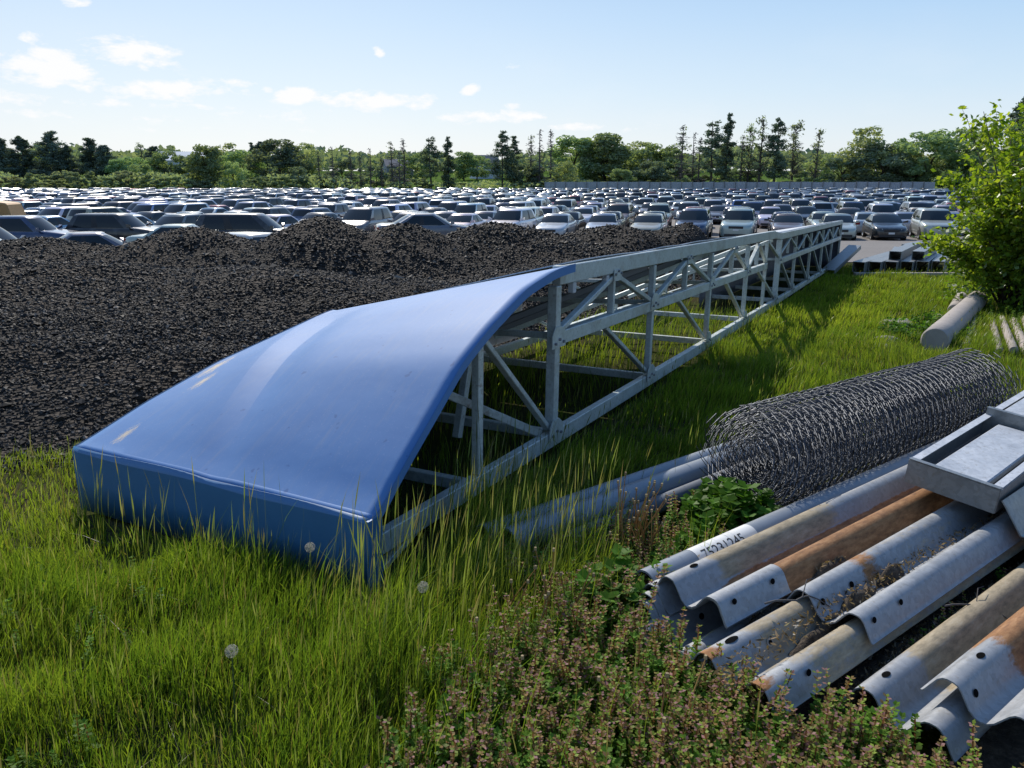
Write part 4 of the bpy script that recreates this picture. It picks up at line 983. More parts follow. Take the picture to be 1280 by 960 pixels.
def bare(seed, H=15, spread=.14, nb=85, fuzz=0.0, conifer=True):
    r = random.Random(seed); q = np.random.default_rng(seed); limbs = []
    tp, tr = limb(r, (0, 0, -.3), (0, 0, 1), H * 1.0, H * .021, 9, .02, .1); limbs.append((tp, tr, 6))
    tw = []; C = []
    for k in range(nb):
        t = r.uniform(.18, .98); z = H * t; a = r.uniform(0, 2 * pi); L = spread * H * (1.1 - t * .8) * r.uniform(.4, 1.2)
        up = r.uniform(-.25, .15) if conifer else r.uniform(.5, 1.3)
        pts, rad = limb(r, (0, 0, z), (cos(a), sin(a), up), L, H * .0072, 4, .16, -.06 if conifer else .12); tw.append((pts, rad, 3))
        for j in range(3):
            p = Vector(pts[r.randint(1, 4)]); d = Vector((cos(a + r.gauss(0, .9)), sin(a + r.gauss(0, .9)), r.uniform(-.3, .6))); pp, rr = limb(r, p, d, L * .6, H * .0046, 2, .2, 0); tw.append((pp, rr, 3))
        if fuzz and r.random() < fuzz: C += [np.array(pts[-1]) + np.array([r.gauss(0, .4), r.gauss(0, .4), r.gauss(0, .25)]) for _ in range(14)]
    tm = trunk_mb(limbs).mesh('trunk', M['dead_bark'], smooth=True)
    b = trunk_mb(tw)
    if C:
        n0 = len(b.f); V, Q, cc = leaf_quads(np.array(C), q.uniform(.3, .6, len(C)), q.normal(0, 1, (len(C), 3)), np.tile((.06, .085, .03), (len(C), 1)), q, .6)
        b.raw(V, Q, 1, (.07, .10, .03)); 
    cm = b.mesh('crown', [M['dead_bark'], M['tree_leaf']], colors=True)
    return tm, cm
PROTO = {
    'pine': [pine(1, 16, .20, .22, 1.0), pine(2, 16, .17, .18, 1.1), pine(3, 16, .23, .30, .9, 0, .8), pine(4, 16, .16, .10, 1.2, .1)],
    'darkpine': [pine(11, 14, .30, .1, 1.6, .05, .2, (.016, .03, .02), (.035, .055, .034)), pine(12, 14, .33, .12, 1.5, .05, .3, (.016, .03, .02), (.04, .06, .036))],
    'leaf': [broadleaf(21), broadleaf(22, wid=.36, c0=(.05, .09, .015), c1=(.12, .17, .03)), broadleaf(23, wid=.5, lobes=56), broadleaf(24, wid=.30, base=.1)],
    'light': [broadleaf(31, wid=.36, dens=.7, c0=(.09, .125, .03), c1=(.17, .205, .055)), broadleaf(32, wid=.3, dens=.55, lobes=34, c0=(.09, .12, .035), c1=(.17, .19, .06))],
    'dark': [broadleaf(41, wid=.45, c0=(.02, .04, .014), c1=(.05, .075, .022), dens=1.2), broadleaf(42, wid=.38, base=.05, c0=(.02, .04, .014), c1=(.05, .08, .022), dens=1.2)],
    'shrub': [broadleaf(51, 7, .75, .02, 1.0, (.075, .10, .03), (.15, .18, .055), .5, 50), broadleaf(52, 7, .65, .02, .9, (.07, .09, .035), (.14, .15, .06), .5, 44), broadleaf(53, 7, .7, .02, 1.1, (.05, .085, .02), (.11, .15, .035), .5, 50)],
    'dead': [bare(61), bare(62, spread=.17, nb=90, fuzz=.15), bare(63, spread=.11, nb=70)],
    'sparse': [bare(71, spread=.22, nb=70, fuzz=.65, conifer=False), bare(72, spread=.17, nb=60, fuzz=.5, conifer=False)],
}
PH = {'pine': 16, 'darkpine': 14, 'leaf': 12, 'light': 12, 'dark': 12, 'shrub': 7, 'dead': 15, 'sparse': 15}
WORD = {'pine': ('pine_tree', 'tall dark pine', 'pine'), 'darkpine': ('pine_tree', 'broad blue-green pine', 'pine'), 'leaf': ('broadleaf_tree', 'mid-green leafy tree', 'tree'), 'light': ('broadleaf_tree', 'pale spring-green tree', 'tree'),
        'dark': ('broadleaf_tree', 'dark dense tree', 'tree'), 'shrub': ('shrub', 'low olive-green shrub', 'shrub'), 'dead': ('bare_tree', 'leafless grey conifer', 'bare tree'), 'sparse': ('bare_tree', 'thinly leaved spindly tree', 'bare tree')}
ORD = ['', 'second ', 'third ', 'fourth ', 'fifth ', 'sixth ', 'seventh ', 'eighth ', 'ninth ', 'tenth ', 'eleventh ', 'twelfth ', 'thirteenth ', 'fourteenth ', 'fifteenth ', 'sixteenth ', 'seventeenth ', 'eighteenth ', 'nineteenth ', 'twentieth ', 'twenty-first ', 'twenty-second ', 'twenty-third ', 'twenty-fourth ', 'twenty-fifth ', 'twenty-sixth ', 'twenty-seventh ', 'twenty-eighth ', 'twenty-ninth ', 'thirtieth ']
# bearing in tan(azimuth) x1000, tree top elevation in the same unit, distance, kind
TREES = [(8, 178, 255, 'darkpine'), (32, 176, 255, 'darkpine'), (70, 170, 255, 'darkpine'), (88, 186, 255, 'darkpine'), (118, 178, 255, 'darkpine'), (134, 186, 250, 'darkpine'), (52, 190, 270, 'light'), (150, 202, 245, 'leaf'), (168, 198, 250, 'leaf'), (180, 180, 262, 'sparse'),
         (196, 187, 262, 'darkpine'), (212, 193, 255, 'leaf'), (258, 187, 205, 'leaf'), (240, 198, 255, 'dark'), (286, 184, 240, 'light'), (300, 190, 230, 'leaf'), (318, 178, 250, 'pine'), (330, 182, 252, 'darkpine'), (350, 180, 225, 'dark'), (384, 184, 232, 'light'), (370, 195, 245, 'leaf'),
         (18, 221, 198, 'shrub'), (48, 218, 199, 'shrub'), (78, 214, 202, 'shrub'), (105, 216, 198, 'shrub'), (66, 226, 194, 'shrub'), (132, 222, 200, 'shrub'), (160, 214, 204, 'shrub'), (192, 220, 199, 'shrub'), (178, 208, 215, 'leaf'), (222, 222, 200, 'shrub'), (245, 226, 202, 'shrub'), (292, 206, 206, 'light'), (322, 222, 199, 'shrub'), (352, 222, 200, 'shrub'), (372, 212, 205, 'dark'), (338, 205, 214, 'sparse'),
         (400, 188, 212, 'dead'), (416, 182, 208, 'dead'), (428, 204, 222, 'dark'), (439, 186, 207, 'dead'), (451, 190, 210, 'dead'), (463, 184, 206, 'dead'), (477, 196, 212, 'dead'), (491, 176, 208, 'dead'), (499, 188, 205, 'dead'), (505, 172, 210, 'dead'), (470, 210, 222, 'dark'), (447, 218, 215, 'shrub'), (520, 224, 205, 'shrub'), (410, 222, 210, 'dark'), (496, 214, 215, 'dark'),
         (539, 170, 206, 'pine'), (561, 171, 208, 'pine'), (580, 193, 300, 'leaf'), (596, 196, 310, 'leaf'), (520, 196, 290, 'leaf'), (576, 229, 215, 'shrub'),
         (628, 163, 206, 'pine'), (643, 170, 209, 'pine'), (663, 168, 212, 'dead'), (675, 160, 208, 'dead'), (688, 160, 206, 'dead'), (657, 208, 212, 'dark'), (672, 212, 210, 'dark'), (716, 177, 225, 'leaf'), (706, 206, 205, 'light'), (757, 173, 222, 'leaf'), (740, 186, 240, 'leaf'), (776, 190, 232, 'leaf'), (800, 182, 236, 'light'), (820, 186, 225, 'leaf'), (814, 205, 210, 'dark'), (690, 224, 205, 'shrub'), (728, 226, 205, 'shrub'), (760, 228, 203, 'shrub'), (790, 226, 205, 'shrub'), (776, 214, 204, 'leaf'),
         (850, 155, 206, 'dead'), (834, 196, 228, 'leaf'), (866, 164, 210, 'dead'), (873, 170, 207, 'dead'), (889, 149, 205, 'pine'), (907, 142, 207, 'pine'), (862, 214, 212, 'dark'), (880, 220, 212, 'dark'), (926, 168, 212, 'dead'), (934, 158, 212, 'sparse'), (949, 148, 209, 'sparse'), (968, 147, 205, 'pine'), (920, 212, 215, 'leaf'), (945, 218, 213, 'dark'), (990, 154, 209, 'sparse'), (1000, 212, 213, 'dark'), (1018, 163, 207, 'sparse'), (1030, 196, 224, 'light'), (1052, 202, 205, 'dark'),
         (1075, 167, 207, 'light'), (1100, 185, 204, 'dark'), (1092, 206, 207, 'dark'), (1066, 212, 209, 'dark'), (1128, 184, 210, 'light'), (1118, 208, 206, 'dark'), (1158, 172, 204, 'leaf'), (1180, 186, 204, 'light'), (1144, 205, 204, 'leaf'), (1204, 168, 208, 'leaf'), (1020, 222, 206, 'shrub'), (850, 224, 206, 'shrub'), (985, 226, 205, 'shrub'), (906, 224, 205, 'shrub'),
         (1266, 118, 75, 'pine'), (1300, 112, 80, 'darkpine')]
FPX, PIT = 967.0, R(14.8)
def dirpt(px, dist):
    a = (px - 640) / FPX; return dist * a / (cos(PIT) + .255 * .265), dist
def make_trees():
    cnt = {}; idx = {}
    for px, top, dist, kind in sorted(TREES):
        x, y = dirpt(px, dist); z0 = g1(x, y); el = math.tan(math.atan((480 - top) / FPX) - PIT); H = (1.65 + el * dist - z0) * {'darkpine': 1.10, 'leaf': 1.06, 'dark': 1.06, 'light': 1.06}.get(kind, 1.0)
        pl = PROTO[kind]; i = idx.get(kind, random.randint(0, 9)); idx[kind] = i + 1; tm, cm = pl[i % len(pl)]
        name, w, cat = WORD[kind]; k = cnt.get(kind, 0); cnt[kind] = k + 1
        nth = ORD[k] if k else 'leftmost '
        where = 'at the right edge behind the bush' if dist < 100 else ('beyond the car lot')
        e = empty(name, (x, y, z0), random.uniform(0, 6.28), f"{nth}{w}{' from the left' if k else ''} {where}", cat, 'trees and shrubs beyond the car lot')
        s_ = H / PH[kind]; sw = s_ * random.uniform(.9, 1.15) * {'darkpine': 1.35, 'leaf': 1.45, 'light': 1.35, 'dark': 1.5, 'pine': 1.15, 'shrub': 1.0, 'dead': 1.0, 'sparse': 1.1}[kind]
        if kind in ('shrub',): sw = max(sw * 1.1, .9)
        e.scale = (sw, sw, s_); add('trunk', tm, e); add('crown', cm, e)
make_trees()
def far_wood():
    q = np.random.default_rng(5); A = Acc()
    n = 30000; az = q.uniform(-.75, .75, n); d = q.uniform(420, 760, n); x = az * d; y = d
    top = 11 + 4 * fbm(az * 60, d * .004, 1.0, 4, 8) + 3 * fbm(az * 14, 0 * d, 1.0, 3, 9); z = gz(x, y) + top * q.uniform(.05, 1, n) ** .6
    k = q.uniform(0, 1, (n, 1)); c = np.array([.05, .085, .045]) * (1 - k) + np.array([.11, .15, .075]) * k
    V, Q, cc = leaf_quads(np.stack([x, y, z], -1), q.uniform(2.2, 4.6, n), q.normal(0, .7, (n, 3)) + [0, -.3, .5], c, q, .8)
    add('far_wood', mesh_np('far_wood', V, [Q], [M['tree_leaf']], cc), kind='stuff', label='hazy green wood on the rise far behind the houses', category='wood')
    # scrub under the tree line
    n = 16000; az = q.uniform(-.72, .56, n); d = q.uniform(200, 235, n); keep = fbm(az * 30, d * .05, 1, 3, 4) > -.25 - .5 * (az < -.25); az, d = az[keep], d[keep]; n = len(d); x = az * d; y = d
    z = gz(x, y) + (2.2 + 1.6 * fbm(az * 40, 0 * d, 1, 3, 6) + 1.5 * (az < -.2)) * q.uniform(0, 1, n) ** .7
    k = q.uniform(0, 1, (n, 1)); c = np.array([.04, .065, .018]) * (1 - k) + np.array([.12, .14, .05]) * k
    V, Q, cc = leaf_quads(np.stack([x, y, z], -1), q.uniform(.5, 1.1, n), q.normal(0, .7, (n, 3)) + [0, 0, .5], c, q, .7)
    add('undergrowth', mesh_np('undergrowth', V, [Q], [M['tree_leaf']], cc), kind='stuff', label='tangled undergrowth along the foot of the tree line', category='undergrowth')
far_wood()

# big bush at the right
def bush():
    q = np.random.default_rng(77); r = random.Random(77); bx, by = 7.95, 12.0
    e = empty('bush', (bx, by, g1(bx, by)), 0, 'big bright green leafy bush at the right edge overhanging the pole bundle', 'bush')
    H = 3.2; limbs = []; C = []; Nn = []; K = []
    for k in range(84):
        a = r.uniform(0, 2 * pi); hh = r.uniform(.30, 1.0) * H; rr = 2.0 * r.uniform(.02, 1.0) ** .6 * (1 - .16 * (hh / H) ** 2) * (.74 + .26 * hh / H)
        tip = Vector((rr * cos(a) + .25, rr * sin(a), hh)); p0 = Vector((.25 * cos(a), .25 * sin(a), 0)); mid = p0.lerp(tip, .5) + Vector((0, 0, .15)) - Vector((cos(a), sin(a), 0)) * .12
        limbs.append(([tuple(p0), tuple(mid), tuple(tip)], [.016, .011, .004], 5))
        for j in range(34):
            t = r.uniform(.22, 1.0); p = (p0.lerp(mid, t * 2) if t < .5 else mid.lerp(tip, t * 2 - 1)); d = Vector((r.gauss(0, 1), r.gauss(0, 1), r.gauss(.25, .5))).normalized(); L = r.uniform(.2, .48)
            tp = p + d * L; limbs.append(([tuple(p), tuple(tp)], [.005, .002], 3)); m = 17
            tt = q.uniform(.1, 1.05, m)[:, None]; C.append(np.array(p) + tt * np.array(d * L) + q.normal(0, .05, (m, 3))); Nn.append(q.normal(0, .6, (m, 3)) + [0, -.2, .6]); kk = q.uniform(0, 1, (m, 1)) ** 1.3
            K.append(np.array([.14, .25, .022]) * (1 - kk) + np.array([.33, .41, .05]) * kk)
    # low skirt so the base is closed to the ground
    m = 2800; a = q.uniform(0, 2 * pi, m); rr = 1.3 * np.sqrt(q.uniform(.2, 1, m)); C.append(np.stack([rr * np.cos(a) + .2, rr * np.sin(a), q.uniform(.06, 1.3, m)], -1)); Nn.append(q.normal(0, .6, (m, 3)) + [0, 0, .6]); K.append(np.tile([.10, .18, .022], (m, 1)) * q.uniform(.7, 1.3, (m, 1)))
    C = np.concatenate(C); keep = C[:, 2] > .02; C = C[keep]; Nn = np.concatenate(Nn)[keep]; K = np.concatenate(K)[keep]
    V, Q, cc = leaf_quads(C, q.uniform(.06, .115, len(C)), Nn, K, q, .66)
    trunk_mb(limbs).build('stems', M['trunk_bark'], e, smooth=True); add('foliage', mesh_np('foliage', V, [Q], [M['bush_leaf']], cc), e)
bush()

# ------------------------------------------------------------------ cars
def car_geo(kind):
    """returns dict part -> (V, F, mat index) ; x forward, z up. materials: 0 paint 1 glass 2 black 3 lamp 4 tyre 5 rim 6 plate"""
    P = {'sedan': dict(L=4.75, W=1.83, belt=.96, H=1.45, hood=.88, wb=1.40, g=(1.12, .28, -.98, -1.80)),
         'SUV': dict(L=4.70, W=1.90, belt=1.10, H=1.74, hood=1.04, wb=1.36, g=(1.18, .45, -1.85, -2.25)),
         'hatchback': dict(L=4.25, W=1.78, belt=.98, H=1.52, hood=.93, wb=1.28, g=(1.20, .40, -1.45, -2.02)),
         'minivan': dict(L=5.0, W=1.96, belt=1.06, H=1.76, hood=1.0, wb=1.52, g=(1.62, .75, -2.05, -2.42))}[kind]
    L, W_, bl, H, hd, wb = P['L'], P['W'] / 2, P['belt'], P['H'], P['hood'], P['wb']; hl = L / 2; a0, a1, a2, a3 = P['g']
    tail = bl + .05 if kind != 'sedan' else bl + .04
    st = [(hl, .34, hd - .30, .62), (hl - .06, .26, hd - .20, .76), (hl - .22, .21, hd - .12, .90), (hl - .6, .19, hd - .04, .97), (a0 + .15, .18, hd + .02, 1.0), (a0 - .2, .18, bl, 1.0), (0, .18, bl + .01, 1.0), (-.9, .18, bl + .03, 1.0),
          (-1.5, .19, tail, .99), (-hl + .5, .21, tail, .96), (-hl + .16, .27, tail - .03, .90), (-hl + .02, .36, tail - .14, .78)]
    V = []; k = 0
    for (x, zb, zt, wf) in st:
        w = W_ * wf; h = zt - zb
        half = [(0, zb), (.82 * w, zb), (.965 * w, zb + .14 * h), (w, zb + .38 * h), (.995 * w, zb + .68 * h), (.95 * w, zt - .07 * h), (.86 * w, zt), (.45 * w, zt + .022), (0, zt + .03)]
        ring = half + [(-a, b) for a, b in half[-2:0:-1]]; k = len(ring); V += [(x, a, b) for a, b in ring]
    n = len(st); F = [(i * k + j, i * k + (j + 1) % k, (i + 1) * k + (j + 1) % k, (i + 1) * k + j) for i in range(n - 1) for j in range(k)]
    F.append(tuple(range(k))); F.append(tuple(range((n - 1) * k + k - 1, (n - 1) * k - 1, -1)))
    me = bpy.data.meshes.new('tmp'); me.from_pydata(V, [], F); bm = bmesh.new(); bm.from_mesh(me)
    bmesh.ops.recalc_face_normals(bm, faces=bm.faces)
    bmesh.ops.subdivide_edges(bm, edges=bm.edges, cuts=1, use_grid_fill=True, smooth=.55)
    bmesh.ops.recalc_face_normals(bm, faces=bm.faces); bm.to_mesh(me); bm.free()
    bv = [tuple(v.co) for v in me.vertices]; bf = [tuple(p.vertices) for p in me.polygons]; bpy.data.meshes.remove(me)
    # cabin: a smooth shell of columns around the outline, rows up to the roof
    gw, rw = W_ * .93, W_ * .74; zf = hd - .03; zb_ = bl - .03; nS = 10
    rowt = [0, .07, .3, .55, .78, .93, 1.0]
    def ring(t):
        e = t ** .92; xf = a0 + (a1 - a0) * e; xr = a3 + (a2 - a3) * e; w = gw + (rw - gw) * (t ** 1.5); z0 = zb_ + (H - .075 - zb_) * (1 - (1 - t) ** 1.08)
        P_ = []
        for k in range(nS): y = 1 - 2 * k / nS; P_.append((xf - .20 * abs(y) ** 2.4, y * w * .97, z0 - (zb_ - zf) * (1 - t) ** 3))
        for k in range(nS): u = k / nS; P_.append((xf - .20 + (xr + .14 - xf + .20) * u, -w * (.97 + .03 * sin(pi * u) ** .6), z0 - (zb_ - zf) * (1 - t) ** 3 * max(0, 1 - u * 3)))
        for k in range(nS): y = -1 + 2 * k / nS; P_.append((xr + .14 * abs(y) ** 2.4, y * w * .97, z0))
        for k in range(nS): u = 1 - k / nS; P_.append((xf - .20 + (xr + .14 - xf + .20) * u, w * (.97 + .03 * sin(pi * u) ** .6), z0 - (zb_ - zf) * (1 - t) ** 3 * max(0, 1 - u * 3)))
        return P_
    nC = 4 * nS; cv = []
    for t in rowt: cv += ring(t)
    last = ring(1.0); cx = (a1 + a2) / 2
    for sc, zz in ((.90, H - .028), (.62, H - .004), (.25, H)): cv += [(cx + (p[0] - cx) * (sc * .5 + .5 if sc > .5 else sc * 1.2), p[1] * sc, zz) for p in last]
    fs = {'paint': [], 'windshield': [], 'rear_window': [], 'sideR': [], 'sideL': [], 'trim': []}
    nR = len(rowt) + 3
    for i in range(nR - 1):
        for j in range(nC):
            f = (i * nC + j, i * nC + (j + 1) % nC, (i + 1) * nC + (j + 1) % nC, (i + 1) * nC + j); sd, k = j // nS, j % nS; key = 'paint'
            if 1 <= i <= 4:
                if sd == 0: key = 'windshield'
                elif sd == 2 and 1 <= k <= 8: key = 'rear_window' if (kind == 'sedan' or i >= 2) else 'paint'
                elif sd in (1, 3):
                    q = k if sd == 1 else nS - 1 - k
                    key = 'paint' if q in (0, 9) else ('trim' if q == 5 else ('sideR' if sd == 1 else 'sideL'))
            fs[key].append(f)
    fs['paint'].append(tuple((nR - 1) * nC + j for j in range(nC)))
    def sub(keys):
        F_ = [f for q in keys for f in fs[q]]; used = sorted({i for f in F_ for i in f}); mp_ = {u: i for i, u in enumerate(used)}
        return [cv[u] for u in used], [tuple(mp_[i] for i in f) for f in F_]
    pv_, pf_ = sub(['paint']); o_ = len(bv); parts = {'body': (bv + pv_, bf + [tuple(i + o_ for i in f) for f in pf_], 0)}
    parts['windshield'] = sub(['windshield']) + (1,); parts['rear_window'] = sub(['rear_window']) + (1,)
    parts['side_window'] = [sub(['sideR']) + (1,), sub(['sideL']) + (1,)]; parts['pillar_trim'] = sub(['trim']) + (2,)
    wr = .335 if kind != 'SUV' else .365
    def wheel(x, sg):
        b = MB(); y = sg * (W_ - .10); b.lathe([(wr * .62, -.10), (wr * .95, -.105), (wr, -.07), (wr, .07), (wr * .95, .105), (wr * .62, .10)], 18, 'y', (x, y, wr))
        t = (b.v, b.f, 4); b2 = MB(); b2.lathe([(.001, .085 * sg), (wr * .2, .095 * sg), (wr * .25, .07 * sg), (wr * .60, .085 * sg), (wr * .64, .10 * sg)], 12, 'y', (x, y, wr)); r_ = (b2.v, b2.f, 5)
        a = MB(); y2 = sg * (W_ + .002); pts = [(x + (wr + .055) * cos(q), y2, wr + (wr + .055) * sin(q)) for q in [pi * i / 12 - .12 * (1 - 2 * i / 12) for i in range(13)]]; pts2 = [(p[0], sg * (W_ - .10), p[2]) for p in pts]
        a.raw(pts + pts2, [tuple(range(13))] + [(i, i + 1, i + 14, i + 13) for i in range(12)]); ar = (a.v, a.f, 2)
        return t, r_, ar
    parts['wheel'] = [wheel(x, s) for x in (wb, -wb * .98) for s in (-1, 1)]
    hz = hd - .24
    def lampbox(x, y0, y1, z0, z1, m, dx=.05): b = MB(); b.raw([(x, y0, z0), (x - abs(dx), y1, z0 + .02), (x - abs(dx) - .02, y1, z1 + .03), (x - .02, y0, z1), (x - .3, y0, z0), (x - .42, y1, z0), (x - .42, y1, z1 + .05), (x - .3, y0, z1)], [(0, 1, 2, 3), (0, 4, 5, 1), (2, 6, 7, 3), (0, 3, 7, 4), (1, 5, 6, 2), (4, 7, 6, 5)]); return (b.v, b.f, m)
    parts['headlight'] = [lampbox(hl - .02, s * W_ * .52, s * W_ * .86, hz - .08, hz + .06, 3, .20) for s in (-1, 1)]
    g = MB(); g.box(hl - .12, hl + .012, -.40, .40, hz - .10, hz + .03); g.box(hl - .12, hl + .015, -.62, .62, .27, .40); parts['grille'] = (g.v, g.f, 2)
    g = MB(); g.box(hl + .016, hl + .022, -.16, .16, hz - .22, hz - .12); parts['number_plate'] = (g.v, g.f, 6)
    def tl(s): b = MB(); b.box(-hl + .01, -hl + .14, s * W_ * .56, s * W_ * .84, tail - .26, tail - .10); return (b.v, b.f, 7)
    parts['tail_light'] = [tl(-1), tl(1)]
    def mir(s): b = MB(); b.raw([(a0 - .35, s * gw * .96, bl + .0), (a0 - .25, s * gw * .98, bl + .02), (a0 - .22, s * (W_ + .16), bl + .05), (a0 - .36, s * (W_ + .17), bl + .05), (a0 - .35, s * gw * .96, bl + .06), (a0 - .25, s * gw * .96, bl + .10), (a0 - .22, s * (W_ + .15), bl + .18), (a0 - .36, s * (W_ + .16), bl + .19)], [(0, 1, 2, 3), (7, 6, 5, 4), (0, 4, 5, 1), (1, 5, 6, 2), (2, 6, 7, 3), (3, 7, 4, 0)]); return (b.v, b.f, 0)
    parts['mirror'] = [mir(-1), mir(1)]
    return parts
simple('tail_lens', (.25, .015, .012), .25)
CM = [M['car_paint'], M['glass'], M['black_plastic'], M['lamp'], M['tyre'], M['rim'], M['plate'], M['tail_lens']]
GEO = {k: car_geo(k) for k in ('sedan', 'SUV', 'hatchback', 'minivan')}
def pm(name, tri, ang=50):
    b = MB(); b.raw(tri[0], tri[1]); return b.mesh(name, CM[tri[2]], angle=ang)
CARMESH = {}; CARONE = {}
for kd, pt in GEO.items():
    cm = {}; one = MB()
    for nme, v in pt.items():
        if nme == 'wheel':
            cm[nme] = [(pm('tyre', t), pm('rim', r_), pm('wheel_arch', a)) for t, r_, a in v]
            for t3 in v:
                for t in t3: one.raw(*t)
        elif isinstance(v, list):
            cm[nme] = [pm(nme, t) for t in v]
            for t in v: one.raw(*t)
        else: cm[nme] = pm(nme, v); one.raw(*v)
    CARMESH[kd] = cm; CARONE[kd] = one.mesh('car', CM, angle=50)
PAINTS = [('white', (.66, .67, .68), 24), ('silver', (.40, .42, .44), 30), ('grey', (.14, .15, .16), 12), ('black', (.012, .012, .014), 13), ('dark blue', (.018, .04, .12), 8), ('light blue', (.20, .32, .46), 5), ('beige', (.40, .35, .27), 6), ('red', (.26, .018, .02), 4), ('bronze', (.16, .115, .085), 4)]
PW = [p[2] for p in PAINTS]
def paint_of(nm): return [p for p in PAINTS if p[0] == nm][0]
KIND_W = (('sedan', 46), ('SUV', 28), ('hatchback', 14), ('minivan', 12))
rc = random.Random(99)
def put_car(x, y, heading, kd, pt, label, detailed, group):
    z = g1(x, y) + .022
    cv = tuple(q * rc.uniform(.85, 1.12) for q in pt[1]) + (1,)
    if not detailed:
        o = add('parked_car', CARONE[kd], None, (x, y, z)); o.rotation_euler = (0, 0, heading); o.color = cv
        o['label'] = label; o['category'] = 'car'; o['group'] = group; return o
    e = empty('parked_car', (x, y, z), heading, label, 'car', group); cm = CARMESH[kd]
    for nme, v in cm.items():
        if nme == 'wheel':
            for t, r_, a in v:
                w = add('wheel', t, e); add('rim', r_, w); add('wheel_arch', a, e)
        else:
            for q in (v if isinstance(v, list) else [v]):
                o = add(nme, q, e); o.color = cv
    return e
HEAD = math.atan2(-.965, -.26)
def lot_cars():
    rows = [46.5, 52.2, 60.0, 65.6, 73.4, 79.0, 86.8, 92.4, 100.2, 105.8, 113.6, 119.2, 127, 132.6, 140.4, 146, 153.8, 159.4, 167.2, 172.8, 180.6]
    ordn = ['first', 'second', 'third', 'fourth', 'fifth', 'sixth', 'seventh', 'eighth', 'ninth', 'tenth']
    total = 0; mass = []
    for ri, ry in enumerate(rows):
        cnt = {}
        x = -.68 * ry + rc.uniform(0, 2)
        xr = min(.56 * ry, 105)
        while x < xr:
            step = rc.uniform(2.55, 3.0)
            y = ry + rc.gauss(0, .35)
            if ri == 0 and (x < -11.5): x += step; continue
            if rc.random() < .03: x += step; continue
            kd = rc.choices([k[0] for k in KIND_W], [k[1] for k in KIND_W])[0]; pt = rc.choices(PAINTS, PW)[0]
            if ri == 0:
                fx = (x / y)
                for lo, hi, fk, fp in ((-.01, .05, 'SUV', 'white'), (.255, .315, 'SUV', 'silver'), (.195, .25, 'SUV', 'dark blue'), (.135, .19, 'sedan', 'beige'), (.44, .50, 'sedan', 'black'), (.33, .375, 'sedan', 'bronze'), (-.06, -.012, 'hatchback', 'silver'), (.052, .125, 'sedan', 'silver'), (.38, .435, 'sedan', 'silver')):
                    if lo <= fx <= hi: kd, pt = fk, paint_of(fp)
            h = HEAD + rc.gauss(0, .03) + (pi if rc.random() < .12 else 0)
            if ri == 0: h = HEAD + rc.gauss(0, .04)
            if total < 285:
                key = (pt[0], kd); c = cnt.get(key, 0); cnt[key] = c + 1
                lab = f"{ORD[c] if c else 'first '}{pt[0]} {kd} from the left in the {ordn[ri]} full row of the lot"
                put_car(x, y, h, kd, pt, lab, ri == 0, 'cars parked in rows on the lot'); total += 1
            else: mass.append((x, y, h, kd, pt))
            x += step
    # individual cars at the right end and left front
    VS, FS, CS, MI = [], {3: [], 4: []}, [], {3: [], 4: []}
    low = {}
    for kd in GEO:
        me = CARONE[kd]; bm = bmesh.new(); bm.from_mesh(me); bmesh.ops.triangulate(bm, faces=[f for f in bm.faces if len(f.verts) > 4])
        v = np.array([q.co[:] for q in bm.verts]); bm.verts.index_update(); f3 = np.array([[q.index for q in f.verts] for f in bm.faces if len(f.verts) == 3]).reshape(-1, 3); f4 = np.array([[q.index for q in f.verts] for f in bm.faces if len(f.verts) == 4]).reshape(-1, 4)
        m3 = np.array([f.material_index for f in bm.faces if len(f.verts) == 3], int); m4 = np.array([f.material_index for f in bm.faces if len(f.verts) == 4], int); low[kd] = (v, f3, f4, m3, m4); bm.free()
    off = 0
    for x, y, h, kd, pt in mass:
        v, f3, f4, m3, m4 = low[kd]; c, s_ = cos(h), sin(h); p = np.stack([v[:, 0] * c - v[:, 1] * s_ + x, v[:, 0] * s_ + v[:, 1] * c + y, v[:, 2] + g1(x, y) + .022], -1)
        VS.append(p); FS[3].append(f3 + off); FS[4].append(f4 + off); MI[3].append(m3); MI[4].append(m4); CS.append(np.tile(np.array(pt[1]) * rc.uniform(.8, 1.15), (len(v), 1))); off += len(v)
    mi = np.concatenate([np.concatenate(MI[3]), np.concatenate(MI[4])])
    me = mesh_np('parked_cars', np.concatenate(VS), [np.concatenate(FS[3]), np.concatenate(FS[4])], [M['car_paint_mass']] + CM[1:], np.concatenate(CS), True, mi); me.set_sharp_from_angle(angle=R(50))
    add('parked_cars', me, kind='stuff', label='mass of parked cars filling the far rows of the lot', category='cars', group='cars parked in rows on the lot')
